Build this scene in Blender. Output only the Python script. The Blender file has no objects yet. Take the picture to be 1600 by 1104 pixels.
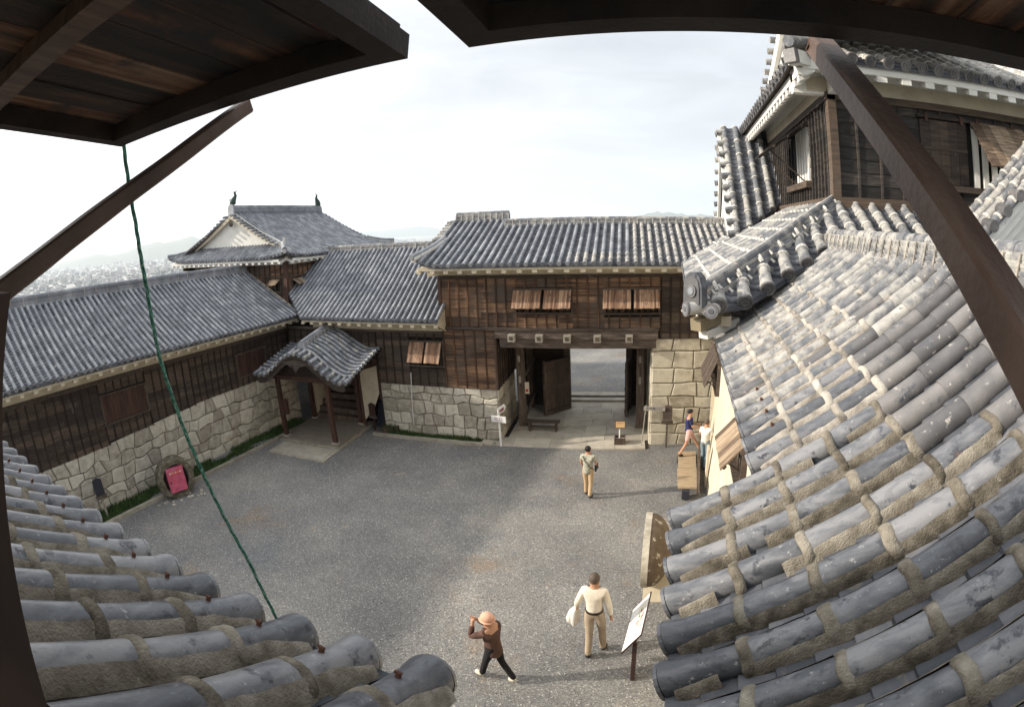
import bpy, math, random
from mathutils import Vector, Matrix, noise
R = math.radians
V = Vector
SC = bpy.context.scene
COL = SC.collection
rng = random.Random(7)

# ------------------------------------------------------------------ camera
cam = bpy.data.cameras.new('camera')
cam_o = bpy.data.objects.new('camera', cam)
COL.objects.link(cam_o)
SC.camera = cam_o
cam_o.matrix_world = (Matrix.Translation((0, 0, 7)) @ Matrix.Rotation(.176047, 4, 'Z')
                      @ Matrix.Rotation(math.pi / 2 - .115973, 4, 'X') @ Matrix.Rotation(-.015587, 4, 'Z'))
cam.type = 'PANO'
cam.panorama_type = 'FISHEYE_LENS_POLYNOMIAL'
cam.sensor_width = 36
cam.fisheye_fov = math.pi * 1.9
_mm = 16.875
cam.fisheye_polynomial_k0 = 0
cam.fisheye_polynomial_k1 = -.873331 / _mm
cam.fisheye_polynomial_k2 = -.078197 / _mm ** 2
cam.fisheye_polynomial_k3 = -.04131 / _mm ** 3
cam.fisheye_polynomial_k4 = .048788 / _mm ** 4
cam.shift_x = -109.453 / 1600
cam.shift_y = -100.659 / 1104
cam.clip_start = .02
cam.clip_end = 90000

# ------------------------------------------------------------------ sky and sun
SUN_EL, SUN_AZ = R(24), R(16)      # the light travels towards +X and a little towards +Y
to_sun = V((-math.cos(SUN_AZ) * math.cos(SUN_EL), -math.sin(SUN_AZ) * math.cos(SUN_EL), math.sin(SUN_EL)))
w = bpy.data.worlds.new('World')
SC.world = w
w.use_nodes = True
nt = w.node_tree
bg = nt.nodes['Background']
sky = nt.nodes.new('ShaderNodeTexSky')
sky.sky_type = 'NISHITA'
sky.sun_disc = False
sky.sun_elevation = SUN_EL
sky.sun_rotation = math.atan2(to_sun.x, to_sun.y)
sky.air_density = 1.0
sky.dust_density = 2.0
sky.altitude = 130
# thin broken cloud drawn on the sky dome
tc = nt.nodes.new('ShaderNodeTexCoord')
mp = nt.nodes.new('ShaderNodeMapping')
mp.inputs['Scale'].default_value = (1.1, 1.1, 3.6)
n1 = nt.nodes.new('ShaderNodeTexNoise')
n1.inputs['Scale'].default_value = 1.7
n1.inputs['Detail'].default_value = 7
n1.inputs['Roughness'].default_value = .55
n1.inputs['Distortion'].default_value = .4
rp = nt.nodes.new('ShaderNodeValToRGB')
rp.color_ramp.elements[0].position = .36
rp.color_ramp.elements[1].position = .62
rp.color_ramp.elements[0].color = (.80, .80, .80, 1)
rp.color_ramp.elements[1].color = (1, 1, 1, 1)
mx = nt.nodes.new('ShaderNodeMixRGB')
L = nt.links.new
L(tc.outputs['Generated'], mp.inputs[0])
L(mp.outputs[0], n1.inputs[0])
L(n1.outputs[0], rp.inputs[0])
L(rp.outputs[0], mx.inputs[0])
dn = nt.nodes.new('ShaderNodeVectorMath')      # cloud brighter towards the sun; unseen zenith raised to add ambient light
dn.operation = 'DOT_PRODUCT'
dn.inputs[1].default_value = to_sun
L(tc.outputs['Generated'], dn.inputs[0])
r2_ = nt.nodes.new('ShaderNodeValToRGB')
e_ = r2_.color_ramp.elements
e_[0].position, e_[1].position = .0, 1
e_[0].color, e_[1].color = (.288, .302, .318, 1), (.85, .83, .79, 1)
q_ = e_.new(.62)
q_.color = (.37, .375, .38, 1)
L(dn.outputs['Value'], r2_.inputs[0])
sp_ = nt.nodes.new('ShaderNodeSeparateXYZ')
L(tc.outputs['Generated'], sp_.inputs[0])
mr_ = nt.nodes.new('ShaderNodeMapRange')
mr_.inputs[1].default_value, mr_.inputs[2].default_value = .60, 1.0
mr_.inputs[3].default_value, mr_.inputs[4].default_value = 19.6, 34  # extra overhead brightness, out of view, added as ambient fill
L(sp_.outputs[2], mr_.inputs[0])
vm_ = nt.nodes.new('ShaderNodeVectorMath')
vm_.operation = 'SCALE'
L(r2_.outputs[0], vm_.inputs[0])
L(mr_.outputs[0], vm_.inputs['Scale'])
n3 = nt.nodes.new('ShaderNodeTexNoise')
n3.inputs['Scale'].default_value = 3.4
n3.inputs['Detail'].default_value = 8
n3.inputs['Distortion'].default_value = .7
L(mp.outputs[0], n3.inputs[0])
rp3 = nt.nodes.new('ShaderNodeMapRange')
rp3.inputs[1].default_value, rp3.inputs[2].default_value, rp3.inputs[3].default_value, rp3.inputs[4].default_value = .35, .66, .90, 1.10
L(n3.outputs[0], rp3.inputs[0])
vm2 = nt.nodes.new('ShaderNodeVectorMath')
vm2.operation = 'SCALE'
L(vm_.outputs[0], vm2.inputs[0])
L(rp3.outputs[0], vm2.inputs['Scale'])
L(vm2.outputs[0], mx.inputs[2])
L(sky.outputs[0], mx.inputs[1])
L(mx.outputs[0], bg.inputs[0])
bg.inputs[1].default_value = .1

sun = bpy.data.lights.new('sun', 'SUN')
sun.energy = 4.4
sun.angle = R(1.2)
sun.color = (1, .90, .76)
sun_o = bpy.data.objects.new('sun', sun)
COL.objects.link(sun_o)
sun_o.rotation_euler = to_sun.to_track_quat('Z', 'Y').to_euler()
sun_o.location = (0, 0, 60)
SC.view_settings.view_transform = 'Standard'
SC.view_settings.look = 'None'
SC.view_settings.exposure = 0.62
SC.cycles.max_bounces = 6
SC.cycles.diffuse_bounces = 3
SC.cycles.volume_bounces = 1
SC.cycles.use_denoising = True


# ------------------------------------------------------------------ materials
MATS = {}


def mat(name, stops, scale=(3, 3, 3), detail=6, rough=.8, bump=0., bump_scale=40, rnd=.0, patch=None, spec=.3,
        coords='Object', voronoi=None, metal=0, distort=0, tint2=None):
    """stops: [(pos, rgb)...] over a noise; rnd mixes in the per-piece value; patch: (rgb, low, high, scale)."""
    if name in MATS:
        return MATS[name]
    m = bpy.data.materials.new(name)
    m.use_nodes = True
    t = m.node_tree
    p = t.nodes['Principled BSDF']
    k = t.links.new
    co = t.nodes.new('ShaderNodeTexCoord')
    mpn = t.nodes.new('ShaderNodeMapping')
    mpn.inputs['Scale'].default_value = scale
    k(co.outputs[coords], mpn.inputs[0])
    ns = t.nodes.new('ShaderNodeTexNoise')
    ns.inputs['Scale'].default_value = 1
    ns.inputs['Detail'].default_value = detail
    ns.inputs['Roughness'].default_value = .6
    ns.inputs['Distortion'].default_value = distort
    k(mpn.outputs[0], ns.inputs[0])
    fac = ns.outputs[0]
    if rnd:
        at = t.nodes.new('ShaderNodeAttribute')
        at.attribute_name = 'rnd'
        ad = t.nodes.new('ShaderNodeMath')
        ad.operation = 'MULTIPLY_ADD'
        ad.inputs[1].default_value = rnd
        k(at.outputs['Fac'], ad.inputs[0])
        sb = t.nodes.new('ShaderNodeMath')
        sb.operation = 'SUBTRACT'
        sb.inputs[1].default_value = rnd * .5
        k(fac, ad.inputs[2])
        k(ad.outputs[0], sb.inputs[0])
        fac = sb.outputs[0]
    cr = t.nodes.new('ShaderNodeValToRGB')
    els = cr.color_ramp.elements
    els[0].position, els[1].position = stops[0][0], stops[-1][0]
    els[0].color, els[1].color = (*stops[0][1], 1), (*stops[-1][1], 1)
    for ps, c in stops[1:-1]:
        e = els.new(ps)
        e.color = (*c, 1)
    k(fac, cr.inputs[0])
    out = cr.outputs[0]
    if patch:
        for rgb, lo, hi, sc_ in (patch if isinstance(patch, list) else [patch]):
            n2 = t.nodes.new('ShaderNodeTexNoise')
            n2.inputs['Scale'].default_value = sc_
            n2.inputs['Detail'].default_value = 5
            n2.inputs['Roughness'].default_value = .65
            k(co.outputs[coords], n2.inputs[0])
            mr = t.nodes.new('ShaderNodeMapRange')
            mr.inputs[1].default_value = lo
            mr.inputs[2].default_value = hi
            k(n2.outputs[0], mr.inputs[0])
            mm = t.nodes.new('ShaderNodeMixRGB')
            mm.inputs[2].default_value = (*rgb, 1)
            k(mr.outputs[0], mm.inputs[0])
            k(out, mm.inputs[1])
            out = mm.outputs[0]
    if voronoi:
        vo = t.nodes.new('ShaderNodeTexVoronoi')
        vo.inputs['Scale'].default_value = voronoi[0]
        k(co.outputs[coords], vo.inputs[0])
        hs = t.nodes.new('ShaderNodeSeparateColor')
        k(vo.outputs['Color'], hs.inputs[0])
        r2 = t.nodes.new('ShaderNodeValToRGB')
        e = r2.color_ramp.elements
        e[0].position, e[1].position = 0, 1
        e[0].color, e[1].color = (*voronoi[1][0][1], 1), (*voronoi[1][-1][1], 1)
        for ps, c in voronoi[1][1:-1]:
            q = e.new(ps)
            q.color = (*c, 1)
        k(hs.outputs[0], r2.inputs[0])
        mm = t.nodes.new('ShaderNodeMixRGB')
        mm.blend_type = 'MULTIPLY'
        mm.inputs[0].default_value = 1
        k(out, mm.inputs[1])
        k(r2.outputs[0], mm.inputs[2])
        out = mm.outputs[0]
    k(out, p.inputs['Base Color'])
    p.inputs['Roughness'].default_value = rough
    p.inputs['Metallic'].default_value = metal
    p.inputs['Specular IOR Level'].default_value = spec
    if bump:
        nb = t.nodes.new('ShaderNodeTexNoise')
        nb.inputs['Scale'].default_value = bump_scale
        nb.inputs['Detail'].default_value = 4
        if voronoi:
            nb = vo
        else:
            k(co.outputs[coords], nb.inputs[0])
        b = t.nodes.new('ShaderNodeBump')
        b.inputs['Strength'].default_value = .8
        b.inputs['Distance'].default_value = bump
        k(nb.outputs[0], b.inputs['Height'])
        k(b.outputs[0], p.inputs['Normal'])
    MATS[name] = m
    return m


def plain(name, c, rough=.6, spec=.3, metal=0):
    return mat(name, [(.3, tuple(x * .85 for x in c)), (.7, c)], (9, 9, 9), rough=rough, spec=spec, metal=metal)


M_tile = mat('roof_tile_far', [(.28, (.115, .125, .142)), (.5, (.195, .205, .228)), (.75, (.32, .33, .35))], (2.2, 2.2, 2.2), rnd=.28, rough=.45,
             patch=((.42, .42, .42), .64, .74, 5), bump=.004, bump_scale=30, spec=.45)
M_pan = mat('pan_tile_far', [(.3, (.035, .038, .048)), (.7, (.115, .12, .135))], (3, 3, 3), rnd=.3, rough=.6, spec=.3,
            patch=((.30, .29, .26), .62, .72, 4))
NEAR_ST = [(.30, (.060, .064, .074)), (.45, (.098, .103, .116)), (.56, (.14, .143, .155)), (.70, (.205, .205, .212))]
NEAR_PT = [((.27, .27, .265), .63, .69, 27), ((.040, .043, .052), .58, .64, 9), ((.15, .10, .08), .68, .78, 4.5), ((.055, .07, .12), .66, .76, 3.5)]
M_tile_near = mat('roof_tile_near', NEAR_ST, (3, 13, 13), detail=12, rnd=.38, distort=.5, rough=.40, patch=NEAR_PT, bump=.0025, bump_scale=60, spec=.5)
M_tile_left = mat('roof_tile_left', NEAR_ST, (13, 3, 13), detail=12, rnd=.38, distort=.5, rough=.30, patch=NEAR_PT + [((.22, .11, .07), .66, .74, 2.6)], bump=.0025, bump_scale=60, spec=.6)
M_tile_bare = mat('roof_tile_bare', [(.25, (.075, .074, .078)), (.5, (.12, .116, .118)), (.75, (.19, .18, .175))], (4, 4, 4), detail=9, rnd=.4,
                  rough=.42, patch=[((.065, .07, .085), .58, .70, 7), ((.36, .34, .31), .62, .70, 15)], bump=.002, bump_scale=50, spec=.45)
M_tile_lichen = mat('roof_tile_lichen', [(.3, (.10, .11, .125)), (.46, (.17, .172, .18)), (.56, (.29, .282, .265)), (.8, (.43, .415, .385))], (7, 7, 7), detail=9, rnd=.25,
                    rough=.7, patch=[((.07, .075, .085), .60, .68, 12), ((.44, .38, .31), .62, .72, 5)], bump=.005, bump_scale=45, spec=.3)
M_pan_near = mat('pan_tile_near', [(.3, (.05, .055, .065)), (.6, (.10, .105, .12)), (.8, (.19, .19, .20))], (5, 5, 5), detail=8, rnd=.5, rough=.5, bump=.003, patch=((.16, .14, .11), .60, .70, 6))
M_limed = mat('limewashed_tile', [(.3, (.20, .195, .185)), (.48, (.34, .325, .30)), (.6, (.52, .50, .46))], (8, 8, 8), detail=9, rnd=.25, rough=.8, patch=((.12, .12, .125), .58, .66, 8), bump=.004)
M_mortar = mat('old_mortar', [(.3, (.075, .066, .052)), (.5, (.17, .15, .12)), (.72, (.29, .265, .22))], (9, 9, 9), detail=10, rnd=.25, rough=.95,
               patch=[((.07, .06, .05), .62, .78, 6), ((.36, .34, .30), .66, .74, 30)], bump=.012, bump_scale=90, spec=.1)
M_mortar_pale = mat('pale_mortar', [(.3, (.17, .155, .135)), (.5, (.34, .31, .27)), (.75, (.52, .49, .44))], (9, 9, 9), detail=10, rnd=.25, rough=.95,
                   patch=((.10, .09, .07), .66, .78, 9), bump=.01, bump_scale=80, spec=.1)  # mortar of a paler colour for the far rows and ridge ties
M_lime = mat('white_lime_mortar', [(.3, (.34, .32, .29)), (.6, (.56, .54, .50))], (8, 8, 8), rough=.9, patch=((.35, .34, .31), .60, .72, 7), spec=.15)
M_cream = mat('cream_plaster', [(.3, (.46, .40, .30)), (.7, (.62, .55, .43))], (2.5, 2.5, 2.5), rough=.9, patch=((.32, .26, .18), .62, .75, 3), spec=.15)
M_white = mat('white_plaster', [(.3, (.66, .64, .59)), (.7, (.78, .76, .71))], (2, 2, 2), rough=.9, patch=((.50, .46, .40), .64, .78, 4), spec=.15)
M_wall_r = mat('weathered_plaster_wall', [(.3, (.50, .44, .33)), (.7, (.66, .60, .48))], (3, 6, .7), rough=.95, patch=[((.34, .27, .18), .62, .70, 7), ((.20, .17, .12), .70, .76, 14)], bump=.02,
                 bump_scale=9)
M_wood = mat('dark_boards', [(.3, (.030, .022, .018)), (.55, (.060, .044, .034)), (.8, (.11, .078, .055))], (3, 3, 26), rnd=.45, rough=.75,
             patch=((.13, .115, .10), .62, .75, 3), bump=.003, bump_scale=60)
M_wood_black = mat('blackened_boards', [(.3, (.016, .014, .013)), (.55, (.036, .031, .028)), (.8, (.085, .07, .058))], (3, 3, 26), rnd=.35, rough=.7, bump=.003, bump_scale=60,
                   patch=((.11, .06, .035), .66, .78, 2))
M_wood_warm = mat('weathered_boards', [(.30, (.035, .022, .016)), (.46, (.082, .050, .033)), (.60, (.205, .118, .068)), (.80, (.38, .235, .14))], (1.1, 1.1, 26), rnd=.26,
                  rough=.75, patch=((.085, .066, .052), .48, .66, .9), bump=.003, bump_scale=60)
M_batten = mat('batten_wood', [(.3, (.016, .011, .009)), (.7, (.05, .03, .021))], (9, 9, 3), rough=.8, rnd=.2)
M_batten_w = mat('warm_batten_wood', [(.3, (.03, .018, .012)), (.6, (.085, .042, .024)), (.8, (.20, .10, .05))], (5, 5, 1.2), rough=.8, rnd=.3)
M_beam = mat('old_beam_wood', [(.3, (.045, .033, .027)), (.6, (.095, .072, .058)), (.8, (.17, .135, .11))], (2, 14, 14), rough=.8, rnd=.2, bump=.003)
M_post = mat('old_post_wood', [(.3, (.045, .032, .025)), (.6, (.10, .072, .055)), (.8, (.21, .165, .13))], (14, 14, 2), rough=.8, rnd=.2, bump=.003)
M_redwood = mat('reddish_post_wood', [(.3, (.030, .016, .012)), (.7, (.085, .040, .028))], (14, 14, 2), rough=.7, rnd=.2)
M_shut = mat('shutter_slats', [(.3, (.12, .065, .042)), (.5, (.25, .145, .09)), (.75, (.46, .31, .21))], (40, 3, 3), rough=.75, rnd=.4, patch=((.09, .07, .06), .58, .7, 5))
M_rail = mat('flap_rail_wood', [(.3, (.012, .009, .009)), (.6, (.030, .021, .018)), (.8, (.06, .038, .028))], (5, 5, 5), detail=9, rough=.7, bump=.002, bump_scale=80)
M_gshut = mat('weathered_shutter', [(.3, (.08, .055, .04)), (.5, (.20, .145, .10)), (.75, (.40, .31, .22))], (3, 40, 3), rough=.8, rnd=.4)
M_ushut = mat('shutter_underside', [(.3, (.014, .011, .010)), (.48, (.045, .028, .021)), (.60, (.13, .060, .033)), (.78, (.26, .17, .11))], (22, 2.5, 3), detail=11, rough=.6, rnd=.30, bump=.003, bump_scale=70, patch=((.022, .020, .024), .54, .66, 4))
M_strut = mat('strut_wood', [(.3, (.065, .040, .030)), (.55, (.125, .080, .060)), (.8, (.22, .155, .12))], (30, 4, 4), detail=9, rough=.5, bump=.002, bump_scale=90)
M_stone = mat('dressed_granite', [(.3, (.29, .26, .215)), (.5, (.43, .395, .33)), (.72, (.56, .52, .44))], (5, 5, 5), detail=10, rnd=.40, rough=.95, bump=.012, bump_scale=28,
              patch=[((.34, .25, .17), .62, .75, 1.7), ((.20, .20, .185), .64, .72, 7)])
M_stone_y = mat('warm_granite', [(.3, (.25, .22, .165)), (.5, (.37, .33, .26)), (.72, (.48, .44, .35))], (5, 5, 5), detail=10, rnd=.45, rough=.95, bump=.012, bump_scale=28,
                patch=[((.30, .17, .09), .64, .78, 1.3), ((.12, .11, .09), .66, .72, 14)])
M_gap = plain('stone_joint', (.028, .025, .02), .95)
M_gravel = mat('grey_gravel', [(.35, (.155, .155, .155)), (.55, (.22, .215, .205)), (.7, (.285, .27, .245))], (.35, .35, .35), detail=4, rough=.95, spec=.15,
               patch=[((.235, .175, .12), .57, .74, .42), ((.15, .155, .165), .56, .72, .25), ((.30, .26, .21), .64, .74, 1.6)],
               voronoi=(48, [(0, (.62, .62, .63)), (.5, (.92, .92, .93)), (.9, (1.15, 1.13, 1.10)), (1, (1.9, 1.85, 1.8))]), bump=.010)
M_pave = mat('paving_stone', [(.3, (.33, .30, .25)), (.7, (.50, .46, .38))], (2, 2, 2), detail=8, rnd=.3, rough=.9, bump=.004, bump_scale=30)
M_conc = mat('concrete_kerb', [(.3, (.22, .20, .165)), (.7, (.38, .35, .29))], (4, 4, 4), detail=8, rnd=.3, rough=.95, bump=.008, bump_scale=30)
M_grass = mat('grass_green', [(.3, (.025, .05, .012)), (.7, (.07, .12, .03))], (3, 3, 3), rnd=.5, rough=.8)
M_black = plain('dark_hollow', (.012, .011, .01), .9)
M_metal = plain('pale_metal', (.62, .62, .6), .45)
M_whitep = plain('white_paint', (.80, .79, .76), .5)
M_signface = plain('sign_face', (.80, .80, .78), .4)
M_ink = plain('dark_ink', (.03, .03, .035), .6)
M_redink = plain('red_ink', (.45, .03, .03), .5)
M_pinkink = plain('faded_ink', (.30, .09, .13), .5)
M_pinkbox = mat('faded_red_paint', [(.3, (.42, .07, .12)), (.7, (.62, .14, .22))], (7, 7, 7), rough=.55, patch=((.40, .15, .30), .55, .7, 5))
M_red = plain('bright_red', (.55, .02, .015), .45)
M_rust = plain('rusty_nail', (.10, .045, .03), .8)
M_copper = plain('weathered_copper', (.24, .20, .13), .6)
M_slate = plain('slate_board', (.028, .03, .042), .6)
M_bronze = plain('green_bronze', (.035, .06, .045), .6)
M_rope = mat('green_rope_strand', [(.3, (.015, .07, .05)), (.5, (.06, .20, .14)), (.7, (.30, .42, .36))], (90, 90, 90), rough=.8)
M_dark_post = plain('dark_brown_metal', (.05, .028, .024), .4)
M_skin = plain('skin', (.50, .27, .17), .55)
M_hair = plain('dark_hair', (.012, .010, .010), .5)
M_hair2 = plain('greying_hair', (.10, .075, .06), .6)
M_orange = plain('pale_orange_paper', (.72, .48, .24), .6)


# ------------------------------------------------------------------ mesh helpers
class MB:
    def __init__(s):
        s.v, s.f, s.m, s.r, s.sm = [], [], [], [], []
        s.mats = []

    def mi(s, m):
        if m not in s.mats:
            s.mats.append(m)
        return s.mats.index(m)

    def add(s, vs, fs, m, r=None, smooth=False):
        b = len(s.v)
        s.v += [tuple(x) for x in vs]
        i = s.mi(m)
        r = rng.random() if r is None else r
        for f in fs:
            s.f.append([b + x for x in f])
            s.m.append(i)
            s.r.append(r)
            s.sm.append(smooth)

    def quad(s, a, b, c, d, m, r=None, smooth=False):
        s.add([a, b, c, d], [(0, 1, 2, 3)], m, r, smooth)

    def box8(s, p, m, r=None):
        """p: 4 bottom corners then 4 top corners."""
        s.add(p, [(0, 3, 2, 1), (4, 5, 6, 7), (0, 1, 5, 4), (1, 2, 6, 5), (2, 3, 7, 6), (3, 0, 4, 7)], m, r)

    def fbox(s, F, u0, u1, o0, o1, z0, z1, m, r=None):
        P = F.P
        s.box8([P(u0, o0, z0), P(u1, o0, z0), P(u1, o1, z0), P(u0, o1, z0), P(u0, o0, z1), P(u1, o0, z1), P(u1, o1, z1), P(u0, o1, z1)], m, r)

    def beam(s, a, b, wd, ht, m, up=(0, 0, 1), r=None):
        a, b = V(a), V(b)
        t = (b - a).normalized()
        up = V(up)
        sd = t.cross(up)
        if sd.length < 1e-4:
            sd = t.cross(V((0, 1, 0)))
        sd.normalize()
        up = sd.cross(t)
        x, y = sd * wd / 2, up * ht / 2
        s.box8([a - x - y, a + x - y, b + x - y, b - x - y, a - x + y, a + x + y, b + x + y, b - x + y], m, r)

    def tube(s, pts, rad, m, seg=8, r=None, caps=True, smooth=True):
        pts = [V(p) for p in pts]
        n = len(pts)
        rad = rad if isinstance(rad, (list, tuple)) else [rad] * n
        vs, fs = [], []
        pu = None
        for i, p in enumerate(pts):
            t = (pts[min(i + 1, n - 1)] - pts[max(i - 1, 0)]).normalized()
            if pu is None:
                pu = t.orthogonal().normalized()
            pu = (pu - t * pu.dot(t)).normalized()
            sd = t.cross(pu)
            for k in range(seg):
                a = 2 * math.pi * k / seg
                vs.append(p + (pu * math.cos(a) + sd * math.sin(a)) * rad[i])
        for i in range(n - 1):
            for k in range(seg):
                q = (k + 1) % seg
                fs.append((i * seg + k, i * seg + q, (i + 1) * seg + q, (i + 1) * seg + k))
        s.add(vs, fs, m, r, smooth)
        if caps:
            s.add(vs[:seg], [tuple(range(seg))[::-1]], m, r)
            s.add(vs[-seg:], [tuple(range(seg))], m, r)

    def prism(s, poly, depth, m, r=None):
        """poly: list of 3D points, extruded by vector depth."""
        n = len(poly)
        d = V(depth)
        vs = [V(p) for p in poly] + [V(p) + d for p in poly]
        fs = [tuple(range(n))[::-1], tuple(range(n, 2 * n))] + [(i, (i + 1) % n, n + (i + 1) % n, n + i) for i in range(n)]
        s.add(vs, fs, m, r)

    def build(s, name, parent=None, **props):
        me = bpy.data.meshes.new(name)
        me.from_pydata(s.v, [], s.f)
        for m in s.mats:
            me.materials.append(m)
        me.polygons.foreach_set('material_index', s.m)
        me.polygons.foreach_set('use_smooth', s.sm)
        at = me.attributes.new('rnd', 'FLOAT', 'FACE')
        at.data.foreach_set('value', s.r)
        me.validate()
        o = bpy.data.objects.new(name, me)
        COL.objects.link(o)
        if parent:
            o.parent = parent
            o.matrix_parent_inverse = PINV.get(parent.name, Matrix())
        for k, x in props.items():
            o[k] = x
        return o


PINV = {}


def thing(name, label, cat, loc=(0, 0, 0), group=None):
    o = bpy.data.objects.new(name, None)
    COL.objects.link(o)
    o.location = loc
    o.empty_display_size = .2
    PINV[o.name] = Matrix.Translation(V(loc)).inverted()
    o['label'] = label
    o['category'] = cat
    if group:
        o['group'] = group
    return o


class Frame:
    """u along a facade, o away from the viewer's side (into the building), z up."""

    def __init__(s, x, y, ang):
        a = R(ang)
        s.o = V((x, y, 0))
        s.u = V((math.cos(a), math.sin(a), 0))
        s.n = V((-math.sin(a), math.cos(a), 0))

    def P(s, u, o, z):
        return s.o + s.u * u + s.n * o + V((0, 0, z))


G = Frame(-5.75, 15.75, 5.0)
LC = Frame(-14.8, 5.06, 87.12)
RB = Frame(1.2, 13.3, -90)
TS = Frame(2.56, 7.92, 0)
TW = Frame(2.56, 15.3, -90)
US = Frame(-22.1, 15.5, 0)
UE = Frame(-14.3, 15.5, 90)
UW = Frame(-21.9, 22.7, -90)
OWN = Frame(0, 0, 180)


class Surf:
    def __init__(s, F, e0, z0, a, b, lift=None):
        s.F, s.e0, s.z0, s.a, s.b, s.lift = F, e0, z0, a, b, lift

    def pt(s, u, h, dz=0):
        z = s.z0 + s.a * h + s.b * h * h + (s.lift(u, h) if s.lift else 0) + dz
        return s.F.P(u, s.e0 + h, z)

    def fr(s, u, h):
        t = (s.pt(u, h + .05) - s.pt(u, h - .05)).normalized()
        sd = s.F.u
        up = sd.cross(t).normalized()
        if up.z < 0:
            up = -up
        return t, sd, up


def tile_row(mb, S, u, h0, h1, r, tl, m, seg=6, cap=True, capm=None, near=False, mfun=None, jit=.003, rise=0):
    Ln = h1 - h0
    if Ln < .08:
        return
    n = max(1, round(Ln / tl))
    for k in range(n):
        ha, hb = h0 + Ln * k / n, h0 + Ln * (k + 1) / n
        a, b = S.pt(u, ha), S.pt(u, hb)
        t, sd, up = S.fr(u, (ha + hb) / 2)
        a = a + sd * rng.uniform(-jit, jit) + up * (rise + rng.uniform(0, jit))
        b = b + t * tl * .04 + up * rise
        ra, rb = r * rng.uniform(.99, 1.03), r * .93
        mm = mfun(u, k, n) if mfun else m
        rings = [(a, ra)]
        if near:
            if k == 0:
                rings = [(a - t * .015, ra * 1.16), (a + t * .03, ra * 1.12), (a + t * .075, ra)]
            else:
                rings = [(a, ra), (a + t * .02, ra * 1.02)]
            rings.append(((a + b) / 2, (ra + rb) / 2 * 1.005))
        rings.append((b, rb))
        vs, fs = [], []
        for c, q in rings:
            for j in range(seg + 1):
                ph = math.pi * (j / seg * (1.24 + (.2 if rise else 0)) - (.22 if rise else .12))
                vs.append(c + sd * math.cos(ph) * q + up * math.sin(ph) * q)
        w_ = seg + 1
        for i in range(len(rings) - 1):
            for j in range(seg):
                fs.append((i * w_ + j, i * w_ + j + 1, (i + 1) * w_ + j + 1, (i + 1) * w_ + j))
        rr = rng.random()
        mb.add(vs, fs, mm, rr, True)
        mb.add(vs[:w_], [tuple(range(w_))], mm if k or not capm else capm, rr)
    if cap:
        c = S.pt(u, h0) - S.fr(u, h0)[0] * .02 + S.fr(u, h0)[2] * rise
        t, sd, up = S.fr(u, h0)
        cm = capm or m
        prev = None
        prof = [(1.18, .0), (1.18, -.02), (.92, -.024), (.88, -.008), (.6, -.008), (.55, -.02), (.38, -.02), (.34, -.006), (0.001, -.012)] if near else [(1.1, 0), (1.1, -.01), (.01, -.012)]
        ns = 18 if near else 8
        vs, fs = [], []
        for q, d in prof:
            for j in range(ns):
                ph = 2 * math.pi * j / ns
                vs.append(c + t * d + sd * math.cos(ph) * q * r + up * math.sin(ph) * q * r)
        for i in range(len(prof) - 1):
            for j in range(ns):
                fs.append((i * ns + j, i * ns + (j + 1) % ns, (i + 1) * ns + (j + 1) % ns, (i + 1) * ns + j))
        mb.add(vs, fs, cm, rng.random())


def pan_strip(mb, S, u0, u1, h0, h1, step, m, hh=.018, dip=.02):
    n = max(1, round((h1 - h0) / step))
    um = (u0 + u1) / 2
    for k in range(n):
        ha, hb = h0 + (h1 - h0) * k / n, h0 + (h1 - h0) * (k + 1) / n
        j = rng.uniform(-.004, .004)
        lo = [S.pt(x, ha + j, hh + d) for x, d in ((u0, dip), (um, 0), (u1, dip))]
        hi = [S.pt(x, hb, d) for x, d in ((u0, dip), (um, 0), (u1, dip))]
        bt = [S.pt(x, ha + j, -.006 + d) for x, d in ((u0, dip), (um, 0), (u1, dip))]
        mb.add(lo + hi + bt, [(0, 1, 4, 3), (1, 2, 5, 4), (6, 7, 1, 0), (7, 8, 2, 1)], m, None)


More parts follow.
